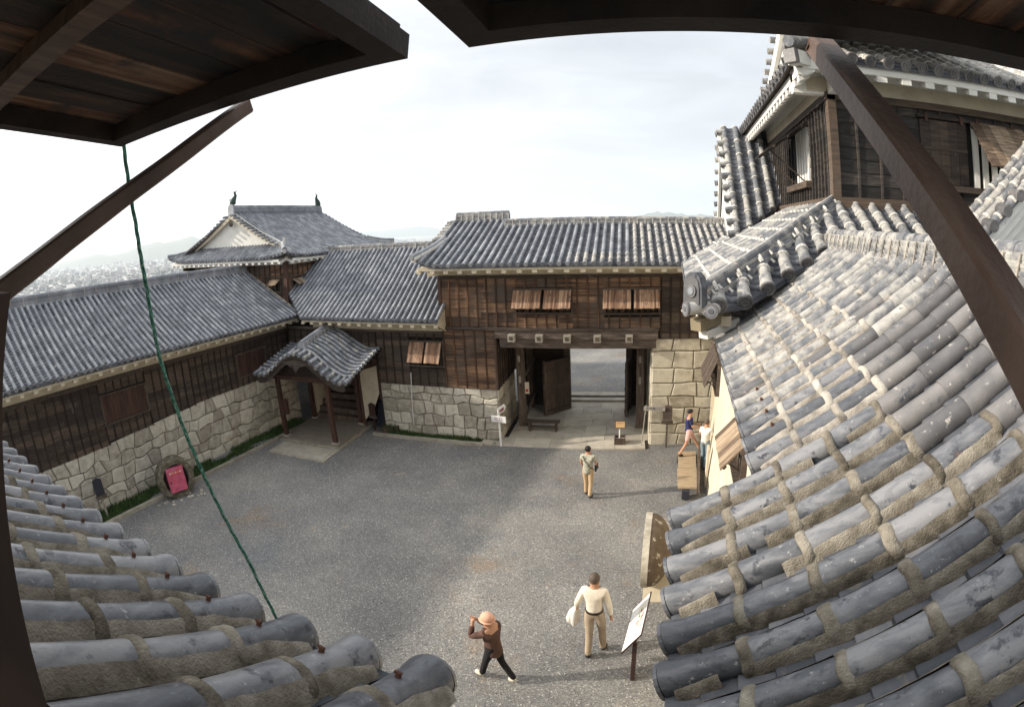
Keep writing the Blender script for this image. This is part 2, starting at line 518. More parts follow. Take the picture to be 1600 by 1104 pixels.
def mortar_row(mb, S, u, h0, h1, r, tl, m, sides=(-1, 1), seed=0, collar=True, n=None, wide=1.62, rise=0, tk=1):
    n = n or max(1, round((h1 - h0) / tl))
    step = (h1 - h0) / n
    for sgn in sides:
        N = n * 7
        vs, fs = [], []
        wd = [0, .34, .68, 1.0]
        skip = set()
        for i in range(N + 1):
            h = h0 + .03 + (h1 - h0 - .03) * i / N
            t, sd, up = S.fr(u, h)
            c = S.pt(u, h)
            fr_ = ((h - h0) / step) % 1
            hump = .30 + .22 * abs(math.sin(math.pi * fr_)) ** .5 * 0
            nz = noise.noise(V((u * 7 + seed, h * 9, sgn * 3.1)))
            nz2 = noise.noise(V((u * 19 + seed, h * 31, sgn * 5.7)))
            edge = min(1, i / 3)
            top = (.42 * tk + .09 * nz + .05 * nz2) * (1 if rise else 1.5) * (1 if i > 4 else .2 + .2 * i)
            for w_ in wd:
                x = r * (math.sqrt(max(0, 1 - min(.97, top) ** 2)) * 1.03 + (wide + .14 * nz2 - .92 + .1 * nz) * w_ + .010)
                y = rise * (1 - w_) + r * (top * (1 - w_) ** (1.0 if rise else 1.25) + (.20 if rise else .10) * math.sin(math.pi * w_) + .03)
                q = noise.noise(V((u * 23 + w_ * 4, h * 40, sgn))) * .005
                vs.append(c + sd * sgn * x + up * (y + q + .004))
        k = len(wd)
        for i in range(N):
            if noise.noise(V((u * 3.3 + seed, h0 + i / N * (h1 - h0) * 1.6, sgn * 9))) > .42:
                continue
            for j in range(k - 1):
                f = (i * k + j, i * k + j + 1, (i + 1) * k + j + 1, (i + 1) * k + j)
                fs.append(f if sgn > 0 else f[::-1])
        mb.add(vs, fs, m, rng.random(), True)
    if collar:
        for q in range(1, n + (1 if collar == 2 else 0)):
            h = h0 + step * q
            t, sd, up = S.fr(u, h)
            c = S.pt(u, h) + up * rise
            wv = rng.uniform(.024, .036) * tl / .33
            tall = rng.uniform(1.12, 1.22)
            vs, fs = [], []
            sg = 12
            for (d, q2) in ((-1, .0), (-.8, .75), (-.3, 1), (.3, 1), (.8, .75), (1.1, 0)):
                for j in range(sg + 1):
                    ph = math.pi * (j / sg * (1.36 if rise else 1) - (.18 if rise else 0))
                    nz = noise.noise(V((u * 13 + d, h * 17, ph * 2.3))) * .10
                    rr = r * (.98 + (tall - .98) * q2 * (1 + nz) + (nz * .3))
                    if ph < .5 or ph > 2.64:
                        rr *= 1.10
                    vs.append(c + t * (d * wv * (1 + .4 * nz) + (.006 * math.sin(ph * 3 + u * 9))) + sd * math.cos(ph) * rr + up * (math.sin(ph) * rr))
            w_ = sg + 1
            for i in range(5):
                for j in range(sg):
                    fs.append((i * w_ + j, i * w_ + j + 1, (i + 1) * w_ + j + 1, (i + 1) * w_ + j))
            mb.add(vs, fs, m, rng.random(), True)


def deck(S, us, h0, h1, m, thick=.07, n=8):
    mb = MB()
    top, bot = [], []
    for u in us:
        a, b = h0(u), h1(u)
        for i in range(n + 1):
            h = a + (b - a) * i / n
            top.append(S.pt(u, h, -.012))
            bot.append(S.pt(u, h, -.012 - thick))
    w_ = n + 1
    fs = []
    for k in range(len(us) - 1):
        for i in range(n):
            fs.append((k * w_ + i, k * w_ + i + 1, (k + 1) * w_ + i + 1, (k + 1) * w_ + i))
    mb.add(top, fs, m)
    mb.add(bot, [f[::-1] for f in fs], M_beam)
    for k in (0, len(us) - 1):
        for i in range(n):
            a = k * w_ + i
            mb.quad(top[a], top[a + 1], bot[a + 1], bot[a], m)
    for k in range(len(us) - 1):
        for i in (0, n):
            mb.quad(top[k * w_ + i], top[(k + 1) * w_ + i], bot[(k + 1) * w_ + i], bot[k * w_ + i], m)
    return mb


def tiled_roof(parent, S, u0, u1, sp, h0, h1, r, tl, pan, mt=None, mp_=None, seg=6, near=False, capm=None, mfun=None, mortar=None, name='roof', collars=None, capall=True, lime=None):
    n = max(1, round((u1 - u0) / sp))
    us = [u0 + (u1 - u0) * i / n for i in range(n + 1)]
    mt, mp_ = mt or M_tile, mp_ or M_pan
    base = deck(S, us, h0, h1, mp_)
    for i in range(n):
        ha, hb = max(h0(us[i]), h0(us[i + 1])), min(h1(us[i]), h1(us[i + 1]))
        ha = min(h0(us[i]), h0(us[i + 1])) if abs(h0(us[i]) - h0(us[i + 1])) < .05 else ha
        if hb - ha > .1:
            pan_strip(base, S, us[i] + r * .6, us[i + 1] - r * .6, ha - .02, hb, pan, mp_, hh=.02 if not near else .024)
    ro = base.build(name, parent)
    tb = MB()
    for u in us:
        tile_row(tb, S, u, h0(u), h1(u), r, tl, mt, seg, True, capm, near, mfun, rise=.018)
    tb.build('round_tiles', ro)
    if lime:
        lb = MB()
        for u in us:
            a, b = h0(u), h1(u)
            k = max(1, round((b - a) / tl))
            for q in range(1, k + 1):
                h = a + (b - a) * q / k
                if lime is True or lime(u, h):
                    t, sd, up = S.fr(u, h)
                    c = S.pt(u, h) + up * .018
                    vs, fs = [], []
                    for d, e in ((-.022, .96), (-.016, 1.13), (.016, 1.13), (.026, .96)):
                        for j in range(7):
                            ph = math.pi * j / 6
                            vs.append(c + t * d + sd * math.cos(ph) * r * e + up * math.sin(ph) * r * e)
                    for i in range(3):
                        for j in range(6):
                            fs.append((i * 7 + j, i * 7 + j + 1, i * 7 + j + 8, i * 7 + j + 7))
                    lb.add(vs, fs, M_lime)
        if lb.v:
            lb.build('lime_collars', ro, kind='stuff')
    return ro


def ridge(parent, pts, w0, h, mt, ties=.3, tiem=None, name='ridge', cap_r=.07, courses=4, end=True, bottom=.03, ext=None):
    """courses of flat tiles between mortar ties with a round tile row on top, along pts (base line)."""
    mb = MB()
    pts = [V(p) for p in pts]
    for a, b in zip(pts[:-1], pts[1:]):
        d = (b - a)
        t = d.normalized()
        hw = t.cross(V((0, 0, 1))).normalized()
        up = hw.cross(t)
        if up.z < 0:
            up = -up
        body = h - cap_r * .9
        ch = body / courses
        for c in range(courses):
            w_ = w0 * (1 - .09 * c)
            z = c * ch
            for sh_, wd in ((0, 1.0), (ch * .62, .86)):
                th = ch * (.62 if sh_ == 0 else .38)
                p = up * (z + sh_ - (bottom if c == 0 and sh_ == 0 else 0))
                q = up * (z + sh_ + th)
                x = hw * w_ * wd / 2
                mb.box8([a - x + p, a + x + p, b + x + p, b - x + p, a - x + q, a + x + q, b + x + q, b - x + q], mt)
        ln = d.length
        n = max(1, round(ln / .28))
        for i in range(n):
            p0, p1 = a + d * i / n + up * body, a + d * (i + 1) / n + up * body
            vs, fs = [], []
            for c_, q in ((p0, cap_r * 1.03), (p1, cap_r * .95)):
                for j in range(8):
                    ph = math.pi * (j / 7 * 1.2 - .1)
                    vs.append(c_ + hw * math.cos(ph) * q + up * math.sin(ph) * q)
            fs = [(j, j + 1, j + 9, j + 8) for j in range(7)] + [tuple(range(8))]
            if i == n - 1:
                fs.append(tuple(range(8, 16)))
            mb.add(vs, fs, mt, None, False)
        if ties:
            n = max(1, round(ln / ties))
            for i in range(n + 1):
                c = a + d * i / n
                for sg in (-1, 1):
                    x0 = hw * sg * (w0 / 2 + .004)
                    x1 = hw * sg * (w0 / 2 * (1 - .09 * (courses - 1)) + .004)
                    q = t * rng.uniform(.010, .015)
                    o_ = hw * sg * .012
                    mb.box8([c + x0 - q, c + x0 + q, c + x0 + q + o_, c + x0 - q + o_, c + x1 - q + up * body, c + x1 + q + up * body, c + x1 + q + o_ + up * body,
                             c + x1 - q + o_ + up * body], tiem or M_lime)
    return mb.build(name, parent)


def board_wall(mb, F, u0, u1, z0, z1, m, mbt, course=.17, batten=.31, o=0, b0=None, skip=(), topf=None):
    """lapped boards with vertical battens; skip: list of (u0,u1,z0,z1) holes."""
    n = max(1, round((z1 - z0) / course))
    cuts = sorted({u0, u1} | {x for s_ in skip for x in s_[:2] if u0 < x < u1})
    for k in range(n):
        za, zb = z0 + (z1 - z0) * k / n, z0 + (z1 - z0) * (k + 1) / n
        for a, b in zip(cuts[:-1], cuts[1:]):
            if any(s_[0] - .001 <= a and b <= s_[1] + .001 and za < s_[3] - .02 and zb > s_[2] + .02 for s_ in skip):
                continue
            x = a
            while x < b - 1e-4:
                y = min(b, x + rng.uniform(1.2, 2.4))
                if b - y < .4:
                    y = b
                P = F.P
                mb.add([P(x, o - .022, za), P(y, o - .022, za), P(y, o - .006, zb + .012), P(x, o - .006, zb + .012), P(x, o + .02, za), P(y, o + .02, za)],
                       [(0, 1, 2, 3), (4, 5, 1, 0)], m)
                x = y
    nb = max(1, round((u1 - u0) / batten))
    for i in range(nb + 1):
        u = u0 + (u1 - u0) * i / nb
        segs = [(z0, z1)]
        for s_ in skip:
            if s_[0] - .01 < u < s_[1] + .01:
                ns_ = []
                for a, b in segs:
                    if s_[2] > a:
                        ns_.append((a, min(b, s_[2])))
                    if s_[3] < b:
                        ns_.append((max(a, s_[3]), b))
                segs = ns_
        for a, b in segs:
            if b - a > .05:
                ww = rng.uniform(.018, .023)
                mb.fbox(F, u - ww, u + ww, o - .055, o - .004, a, b, mbt)


def stone_wall(mb, F, u0, u1, z0f, z1f, m, rows, sw, o=0, jit=.3, batter=0., thick=.35):
    """coursed rubble: shared jittered corners, every stone inset and bulged."""
    r2 = random.Random(int(abs(u0 * 31 + u1 * 7 + rows * 3 + F.o.x * 5)))

    def P(u, t, out=0.):
        z = z0f(u) + (z1f(u) - z0f(u)) * t
        return F.P(u, o + batter * (z - z0f(u)) - out, z)
    ts = [0]
    for i in range(rows):
        ts.append(ts[-1] + r2.uniform(.75, 1.3))
    ts = [t / ts[-1] for t in ts]
    H = z1f((u0 + u1) / 2) - z0f((u0 + u1) / 2)
    bu = []
    for i in range(rows):
        x, L_ = u0, [u0]
        while x < u1:
            x += sw * r2.uniform(.65, 1.5)
            L_.append(x)
        L_[-1] = u1
        if len(L_) > 2 and L_[-1] - L_[-2] < sw * .45:
            L_.pop(-2)
        bu.append(L_)
    edge = lambda i, u: ts[i] + (0 if i in (0, rows) else jit * (ts[1]) * .9 * noise.noise(V((u * 1.9 / sw * .5, i * 3.7, u0))))
    for i in range(rows):
        L_ = bu[i]
        sl = [0] + [jit * sw * .35 * r2.uniform(-1, 1) for _ in L_[1:-1]] + [0]
        for k in range(len(L_) - 1):
            a, b = L_[k], L_[k + 1]
            n = 3
            poly = []
            for q in range(n + 1):
                u = a - sl[k] + (b - sl[k + 1] - a + sl[k]) * q / n
                poly.append((u, edge(i, u)))
            for q in range(n + 1):
                u = b + sl[k + 1] + (a + sl[k] - b - sl[k + 1]) * q / n
                poly.append((u, edge(i + 1, u)))
            cu, ct = sum(p[0] for p in poly) / len(poly), sum(p[1] for p in poly) / len(poly)
            g = .010 / sw * .8

            def shr(f, out, gg):
                res = []
                for (u, t) in poly:
                    du, dt = cu - u, ct - t
                    lu, lt = abs(du) + 1e-6, abs(dt) * H + 1e-6
                    res.append(P(u + du / lu * min(lu, gg), t + dt / lt * min(lt, gg) / H * abs(H) if lt > 0 else t, out))
                return res
            r0 = shr(0, -.03, .006)
            r1 = shr(0, .012, .014)
            bulge = r2.uniform(.022, .045)
            r3 = shr(0, bulge, .040)
            N = len(poly)
            vs = r0 + r1 + r3
            fs = []
            for A in (0, 1):
                for q in range(N):
                    fs.append((A * N + q, A * N + (q + 1) % N, (A + 1) * N + (q + 1) % N, (A + 1) * N + q))
            rr = r2.random()
            mb.add(vs, fs, m, rr, False)
            mb.add(r3, [tuple(range(N))], m, rr)
    a, b, c, d = P(u0, 0, -.02), P(u1, 0, -.02), P(u1, 1, -.02), P(u0, 1, -.02)
    N = 12
    for q in range(N):
        x, y = u0 + (u1 - u0) * q / N, u0 + (u1 - u0) * (q + 1) / N
        mb.quad(P(x, 0, -.02), P(y, 0, -.02), P(y, 1, -.02), P(x, 1, -.02), M_gap)


def eave_trim(parent, F, u0, u1, zt, e, zw, m, sp=.42, rh=.11, rw=.12, soff=True, name='eaves', fas=.1, zf=None, rl=None):
    """plastered fascia, rafters and soffit under an eave. zt: top of fascia, e: offset of eave, zw: bottom of wall band."""
    mb = MB()
    zf = zf or (lambda u: 0)
    n = max(1, round((u1 - u0) / sp))
    N = max(2, n // 2)
    for i in range(N):
        a, b = u0 + (u1 - u0) * i / N, u0 + (u1 - u0) * (i + 1) / N
        P = F.P
        za, zb = zt + zf(a), zt + zf(b)
        mb.box8([P(a, e, za - fas), P(b, e, zb - fas), P(b, e + .05, zb - fas), P(a, e + .05, za - fas), P(a, e, za), P(b, e, zb), P(b, e + .05, zb), P(a, e + .05, za)], m, .5)
        if soff:
            zs = zt + .05
            mb.quad(P(a, e + .05, za - fas * .55), P(b, e + .05, zb - fas * .55), P(b, 0, zs + .12), P(a, 0, zs + .12), m, .5)
    for i in range(n + 1):
        u = u0 + (u1 - u0) * i / n
        z = zt + zf(u)
        P = F.P
        a, b = u - rw / 2, u + rw / 2
        oe = 0 if rl is None else e + rl
        k_ = (oe - e) / -e
        mb.box8([P(a, e + .012, z - fas - rh * .8), P(b, e + .012, z - fas - rh * .8), P(b, oe, z - rh * .5 - (1 - k_) * fas), P(a, oe, z - rh * .5 - (1 - k_) * fas),
                 P(a, e + .012, z - fas + .002), P(b, e + .012, z - fas + .002), P(b, oe, z + .12 * k_), P(a, oe, z + .12 * k_)], m, .5)
    mb.fbox(F, u0, u1, -.05, .1, zw, zt + .16, m, .5)
    return mb.build(name, parent)


# ------------------------------------------------------------------ far landscape
def struct(mb, name):
    return mb.build(name, None, kind='structure')


PL_Z = -118.0
mb = MB()
N = 48
rings = [(22, 0), (34, -1.5), (60, -22), (120, -60), (260, -100), (480, PL_Z)]
cx, cy = -6, 12
prev = None
vs, fs = [], []
for k, (q, z) in enumerate(rings):
    for i in range(N):
        a = 2 * math.pi * i / N
        vs.append((cx + q * math.cos(a) * (1.25 if k == 0 else 1.1), cy + q * math.sin(a) * (1.7 if k < 2 else 1.2), z - .6 if k == 0 else z))
for k in range(len(rings) - 1):
    for i in range(N):
        fs.append((k * N + i, k * N + (i + 1) % N, (k + 1) * N + (i + 1) % N, (k + 1) * N + i))
mb.add(vs, fs, mat('wooded_slope', [(.3, (.03, .05, .02)), (.7, (.07, .10, .04))], (.1, .1, .1), rough=.95), .5)
struct(mb, 'castle_hill')
M_plain = mat('town_plain', [(.35, (.10, .13, .09)), (.5, (.26, .26, .24)), (.62, (.36, .34, .32)), (.7, (.12, .16, .10))], (.0011, .0011, .0011), detail=12, rough=.95)
mb = MB()
vs = [(0, 0, PL_Z)]
N = 96
rr = [300, 1500, 5000, 12000, 24000, 45000]
for q in rr:
    for i in range(N):
        a = 2 * math.pi * i / N
        vs.append((q * math.cos(a), q * math.sin(a), PL_Z))
fs = []
for k in range(len(rr) - 1):
    for i in range(N):
        fs.append((1 + k * N + i, 1 + k * N + (i + 1) % N, 1 + (k + 1) * N + (i + 1) % N, 1 + (k + 1) * N + i))
mb.add(vs, fs, M_plain, .5)
struct(mb, 'town_plain')
M_hill = mat('hill_forest', [(.3, (.035, .06, .03)), (.7, (.08, .11, .05))], (.0012, .0012, .0012), detail=8, rough=.95)


def hills(name, dist, az0, az1, fn, depth, n=90, base=PL_Z):
    mb = MB()
    vs, fs = [], []
    M_ = 7
    for i in range(n + 1):
        az = R(az0 + (az1 - az0) * i / n)
        h = fn(math.degrees(az))
        for j in range(M_):
            t = j / (M_ - 1)
            d = dist + depth * (t - .5)
            prof = math.sin(math.pi * t) ** .8
            nz = noise.noise(V((i * .35, j * 1.3, dist * .001))) * .10 * prof
            vs.append((d * math.sin(az), d * math.cos(az), base - 3 + max(0, h * (prof + nz))))
    for i in range(n):
        for j in range(M_ - 1):
            fs.append((i * M_ + j, i * M_ + j + 1, (i + 1) * M_ + j + 1, (i + 1) * M_ + j))
    mb.add(vs, fs, M_hill, .5, True)
    return struct(mb, name)


def interp(tab):
    def f(x):
        if x <= tab[0][0]:
            return tab[0][1]
        for (a, p), (b, q) in zip(tab[:-1], tab[1:]):
            if x <= b:
                return p + (q - p) * (x - a) / (b - a)
        return tab[-1][1]
    return f


def el(px_tab, dist):
    """azimuth and elevation pairs -> height of the crest above the plain"""
    return interp([(a, max(0, dist * math.tan(R(e)) - PL_Z + 7)) for a, e in px_tab])


hills('near_hill_range', 9500, -90, -40, el([(-90, -.9), (-76, -.8), (-71, -.45), (-67.6, -.1), (-66, .1), (-64.7, .30), (-62.9, .0), (-61, .24), (-59.9, .6), (-58, .9), (-56.9, .86), (-55.1, .93), (-53.6, 1.21), (-52.7, .89),
                                           (-50, .5), (-45, -.2), (-40, -.9)], 9500), 2600, n=140)
hills('far_hill_range', 17000, -92, 8, el([(-92, .3), (-76, .2), (-70, .35), (-66, .62), (-64, .5), (-60, .35), (-50, .5), (-40, .30), (-34.7, .39), (-31.5, .35), (-30, .55), (-27.2, .61), (-25.1, .23), (-20, 0), (8, -.4)], 17000), 3500, n=150)
hills('lone_hill', 12000, -7, 7, el([(-7, -1), (-5.4, .3), (-4.2, .99), (-2.8, 1.4), (-.7, 1.48), (1.3, 1.16), (3.1, 1.3), (3.9, 1.12), (7, -.5)], 12000), 2500, n=60)

# town: many small houses, one mass
mb = MB()
r3 = random.Random(3)
M_town = mat('town_roofs', [(.3, (.10, .11, .11)), (.5, (.20, .195, .19)), (.85, (.36, .35, .345))], (.02, .02, .02), rnd=1.2, rough=.8)
for i in range(5200):
    az = R(r3.uniform(-88, -28))
    d = 1400 * math.exp(r3.random() ** .8 * 1.9)
    s_ = r3.uniform(7, 20) * (1 + d / 6000)
    h = r3.uniform(5, 12) if r3.random() > .1 else r3.uniform(15, 38)
    x, y = d * math.sin(az), d * math.cos(az)
    a = r3.uniform(0, 1.5)
    c, s2 = math.cos(a), math.sin(a)
    q = [(x + s_ * (i1 * c - j1 * s2), y + s_ * (i1 * s2 + j1 * c)) for i1, j1 in ((-.5, -.4), (.5, -.4), (.5, .4), (-.5, .4))]
    mb.box8([(*p, PL_Z - 1) for p in q] + [(*p, PL_Z + h) for p in q], M_town)
mb.build('town_houses', None, kind='stuff', label='pale hazy town houses spread over the far plain', category='town')

# ------------------------------------------------------------------ courtyard ground
mb = MB()
gx, gy = [], []
x0, x1, y0, y1 = -26, 16, -8, 33
nx, ny = 84, 82
vs = []
for j in range(ny + 1):
    for i in range(nx + 1):
        x, y = x0 + (x1 - x0) * i / nx, y0 + (y1 - y0) * j / ny
        z = .035 * noise.noise(V((x * .35, y * .35, 0))) + .012 * noise.noise(V((x * 1.3, y * 1.3, 4))) - .02
        if y > 18:
            z = -.06
        vs.append((x, y, z))
fs = [(j * (nx + 1) + i, j * (nx + 1) + i + 1, (j + 1) * (nx + 1) + i + 1, (j + 1) * (nx + 1) + i) for j in range(ny) for i in range(nx)]
mb.add(vs, fs, M_gravel, .5, True)
struct(mb, 'courtyard_gravel')

# loose pale pebbles, more than one can count
mb = MB()
r4 = random.Random(9)
M_peb = mat('loose_pebbles', [(.3, (.12, .12, .125)), (.6, (.30, .29, .27)), (.8, (.55, .54, .52))], (3, 3, 3), rnd=1.0, rough=.9)
for i in range(15000):
    x, y = r4.uniform(-14.2, 1.1), r4.uniform(2.2, 15.3)
    if i % 3 == 0:
        x, y = r4.uniform(-6, .9), r4.uniform(2.5, 8.5)
    s_ = r4.uniform(.008, .020)
    z = .035 * noise.noise(V((x * .35, y * .35, 0))) + .012 * noise.noise(V((x * 1.3, y * 1.3, 4))) - .02
    a = r4.uniform(0, 6)
    p = [(x + s_ * math.cos(a + k * 1.57), y + s_ * math.sin(a + k * 1.57) * .7, z + s_ * .2) for k in range(4)] + [(x, y, z + s_ * .8)]
    mb.add(p, [(0, 1, 4), (1, 2, 4), (2, 3, 4), (3, 0, 4)], M_peb, None)
mb.build('loose_pebbles', None, kind='stuff', label='loose pale pebbles scattered over the courtyard gravel', category='gravel')

# slabs through the gateway
mb = MB()
r5 = random.Random(5)
o_, row = -.42, 0
while o_ < 4.2:
    d = r5.uniform(.55, .8)
    if o_ + d > 4.0:
        d = 4.35 - o_
    uL, uR = (-.5 if o_ < .0 else .3), (4.9 if o_ < .0 else 5.0)
    u = uL
    while u < uR - .01:
        w_ = r5.uniform(.6, 1.25)
        if uR - u - w_ < .4:
            w_ = uR - u
        mb.fbox(G, u + .005, u + w_ - .005, o_ + .005, o_ + d - .005, -.10, .028 + r5.uniform(0, .006), M_pave)
        u += w_
    o_ += d
mb.fbox(G, -.5, 5.0, -.41, 4.3, -.12, .015, M_gap)
struct(mb, 'gateway_paving')
mb = MB()
mb.fbox(G, 2.0, 4.35, 4.36, 4.66, -.1, .12, M_pave)
mb.fbox(G, 1.2, 5.2, 5.3, 5.75, -.1, .02, M_conc)
struct(mb, 'gateway_steps')
mb = MB()
for i in range(13):
    a = -.5 + i * .86
    mb.fbox(LC, a, a + .85, -.98 - .16 * 0, -.84, -.05, .07 + rng.uniform(-.01, .01), M_conc)
for i in range(5):
    a = -4.6 + i * .84
    mb.fbox(G, a, a + .83, -.52, -.40, -.05, .07 + rng.uniform(-.01, .01), M_conc)
struct(mb, 'edge_kerb')


def grass_strip(F, u0, u1, o0, o1, n, name, label):
    mb = MB()
    for i in range(n):
        u, o = rng.uniform(u0, u1), rng.uniform(o0, o1)
        if noise.noise(V((u * .8, o * 2, 3))) < -.25:
            continue
        h = rng.uniform(.05, .16) * (1 + .5 * noise.noise(V((u, 0, 0))))
        a = rng.uniform(0, 6.28)
        dx, dy = math.cos(a) * .02, math.sin(a) * .02
        lx, ly = rng.uniform(-.05, .05), rng.uniform(-.05, .05)
        p = F.P(u, o, 0)
        mb.add([p + V((-dx, -dy, -.01)), p + V((dx, dy, -.01)), p + V((lx + dx * .3, ly, h))], [(0, 1, 2)], M_grass)
    mb.build(name, None, kind='stuff', label=label, category='grass')


grass_strip(LC, -1, 9.9, -.84, -.05, 9000, 'grass_strip', 'green grass and weeds along the foot of the long stone wall')
grass_strip(G, -4.0, .05, -.42, -.03, 3400, 'grass_strip', 'short green grass at the foot of the stone wall beside the gate')


# ------------------------------------------------------------------ long corridor building on the left
def window_bars(par, F, u0, u1, z0, z1, n, name='window', dep=.10, boards=False, mframe=None, o=0, barm=None):
    """frame with sill and dark hollow; returns the window mesh."""
    mf = mframe or M_beam
    mb = MB()
    mb.fbox(F, u0 - .08, u1 + .08, o - .10, o + .02, z0 - .05, z0, mf)
    mb.fbox(F, u0 - .08, u1 + .08, o - .10, o + .02, z1, z1 + .05, mf)
    mb.fbox(F, u0 - .05, u0, o - .07, o + .08, z0, z1, mf)
    mb.fbox(F, u1, u1 + .05, o - .07, o + .08, z0, z1, mf)
    wn = mb.build(name, par)
    m2 = MB()
    m2.fbox(F, u0, u1, o + .09, o + .10, z0, z1, M_black)
    m2.build('dark_interior', wn)
    if n:
        m3 = MB()
        for i in range(n):
            u = u0 + (u1 - u0) * (i + .5) / n
            w_ = (u1 - u0) / n * .28
            m3.fbox(F, u - w_, u + w_, o + .01, o + .05, z0 + .003, z1 - .003, barm or M_wood)
        m3.build('window_bars', wn)
    if boards:
        m4 = MB()
        k = 12
        for i in range(k):
            a, b = u0 + (u1 - u0) * i / k, u0 + (u1 - u0) * (i + 1) / k
            m4.fbox(F, a + .003, b - .003, o - .03 - .004 * (i % 2), o + .03, z0 + .004, z1 - .004, boards)
        m4.build('closed_shutter', wn)
    return wn


def prop_shutter(par, F, u0, u1, zt, ang, ln, o=-.06, m=M_shut, nb=9, name='propped_shutter', strut=True, under=None):
    """board flap hinged at zt, swung outwards by ang degrees from hanging."""
    a = R(ang)
    dz, do = -math.cos(a), -math.sin(a)
    mb = MB()

    def P(u, t, th):
        return F.P(u, o + do * t - th * math.cos(a), zt + dz * t + th * math.sin(a))
    for i in range(nb):
        x, y = u0 + (u1 - u0) * i / nb + .002, u0 + (u1 - u0) * (i + 1) / nb - .002
        th = .022 + .003 * (i % 2)
        e = rng.uniform(-.012, .012)
        mb.box8([P(x, ln + e, 0), P(y, ln + e, 0), P(y, ln + e, th), P(x, ln + e, th), P(x, 0, 0), P(y, 0, 0), P(y, 0, th), P(x, 0, th)], m)
    for t in (.12, .5, .86):
        mb.box8([P(u0, ln * t + .03, -.03), P(u1, ln * t + .03, -.03), P(u1, ln * t + .03, -.001), P(u0, ln * t + .03, -.001),
                 P(u0, ln * t - .03, -.03), P(u1, ln * t - .03, -.03), P(u1, ln * t - .03, -.001), P(u0, ln * t - .03, -.001)], M_wood)
    ob = mb.build(name, par)
    if strut:
        for uu in (u0 + (u1 - u0) * .3, u0 + (u1 - u0) * .75):
            m2 = MB()
            m2.beam(P(uu, ln * .88, -.02), F.P(uu, -.02, zt - ln * 1.15), .022, .022, M_wood)
            m2.build('prop_stick', ob)
    return ob


T = thing('corridor_building', 'long low wooden corridor building with grey tiled roof on a rubble stone base, left side', 'castle building', LC.P(5, 0, 0))
mb = MB()
stone_wall(mb, LC, -5, 10.35, lambda u: -.1, lambda u: 1.74 + .30 * min(1, max(0, (u - .5) / 5)), M_stone, 5, .50, jit=.42)
mb.build('stone_base', T)
mb = MB()
for (a_, b_, z_) in ((-5, 1.35, 1.75), (1.35, 3.1, 1.85), (3.1, 5, 1.95), (5, 10.35, 2.03)):
    board_wall(mb, LC, a_, b_, z_, 3.56, M_wood, M_batten, .15, .30, skip=((1.35, 3.1, 2.35, 3.2), (7.15, 8.75, 2.35, 3.2)))
mb.fbox(LC, -5, 10.35, -.07, .02, 3.54, 3.66, M_beam)
mb.fbox(LC, -5, 10.35, .02, .12, 1.6, 3.6, M_black)
mb.build('board_wall', T)
for a, b in ((1.4, 3.05), (7.2, 8.7)):
    window_bars(T, LC, a, b, 2.38, 3.17, 0, boards=M_redwood, mframe=M_beam)
LCS = Surf(LC, -.8, 4.12, .45, .02, lambda u, h: .05 * max(0, (u - 8) / 2) ** 2 * max(0, 1 - h / 3))
tiled_roof(T, LCS, -4.6, 10.2, .213, lambda u: 0, lambda u: 3.3, .060, .30, .115, mfun=None)
ridge(T, [LC.P(-4.6, 2.5, 5.78), LC.P(10.15, 2.5, 5.84)], .26, .30, M_tile, ties=.46, tiem=M_mortar_pale, cap_r=.075, name='roof_ridge', courses=3)
bk = Surf(Frame(LC.P(10.2, 5.8, 0).x, LC.P(10.2, 5.8, 0).y, 87.12 + 180), 0, 4.12, .45, .02)
deck(bk, [0, 5, 10, 14.8], lambda u: 0, lambda u: 3.3, M_tile).build('back_roof', T)
eave_trim(T, LC, -4.6, 10.1, 4.08, -.76, 3.66, M_cream, sp=.42, rh=.10, rw=.13)
mb = MB()
for i in range(11):
    h = .05 + i * .31
    t_, sd_, up_ = LCS.fr(10.2, h)
    mb.tube([LCS.pt(10.14, h + .12, .05), LCS.pt(10.36, h + .12, .03)], .045, M_tile, 7)
mb.beam(LCS.pt(10.30, 0, -.05), LCS.pt(10.30, 3.3, -.05), .05, .14, M_cream)
mb.build('verge_tiles', T)
mb = MB()
mb.prism([LC.P(10.34, .0, 3.6), LC.P(10.34, 5, 3.6), LC.P(10.34, 5, 4.2), LC.P(10.34, 2.5, 5.7), LC.P(10.34, 0, 4.2)], LC.u * .05, M_wood)
mb.fbox(LC, -5, 10.35, 4.9, 5.05, -2, 4.3, M_wood)
mb.build('gable_wall', T)

# ------------------------------------------------------------------ middle building (between turret and gate)
T = thing('stair_hall_building', 'middle wooden building with grey tiled roof between the corner turret and the gate', 'castle building', G.P(-4, 1, 0))
mb = MB()
stone_wall(mb, G, -4.26, .11, lambda u: -.1, lambda u: 1.84, M_stone, 5, .42, jit=.30)
mb.build('stone_base', T)
mb = MB()
board_wall(mb, G, -8.3, -4.26, 2.55, 3.70, M_wood, M_batten, .15, .31)
board_wall(mb, G, -4.26, -1.66, 1.84, 3.70, M_wood, M_batten, .15, .31, skip=((-2.95, -1.66, 2.55, 3.45),))
mb.fbox(G, -4.26, -1.7, .02, .12, 1.6, 3.8, M_black)
mb.fbox(G, -8.3, -4.2, .02, .12, 2.5, 3.8, M_black)
mb.fbox(G, -8.3, -4.3, 3.2, 3.3, -.1, 3.8, M_batten)
mb.fbox(G, -8.3, -4.3, .12, 3.2, 3.0, 3.1, M_batten)
mb.fbox(G, -4.30, -4.24, .02, 3.2, -.1, 2.6, M_wood)
mb.fbox(G, -8.3, -1.66, -.06, .02, 3.68, 3.76, M_beam)
mb.build('board_wall', T)
wn = window_bars(T, G, -2.92, -1.70, 2.58, 3.38, 6)
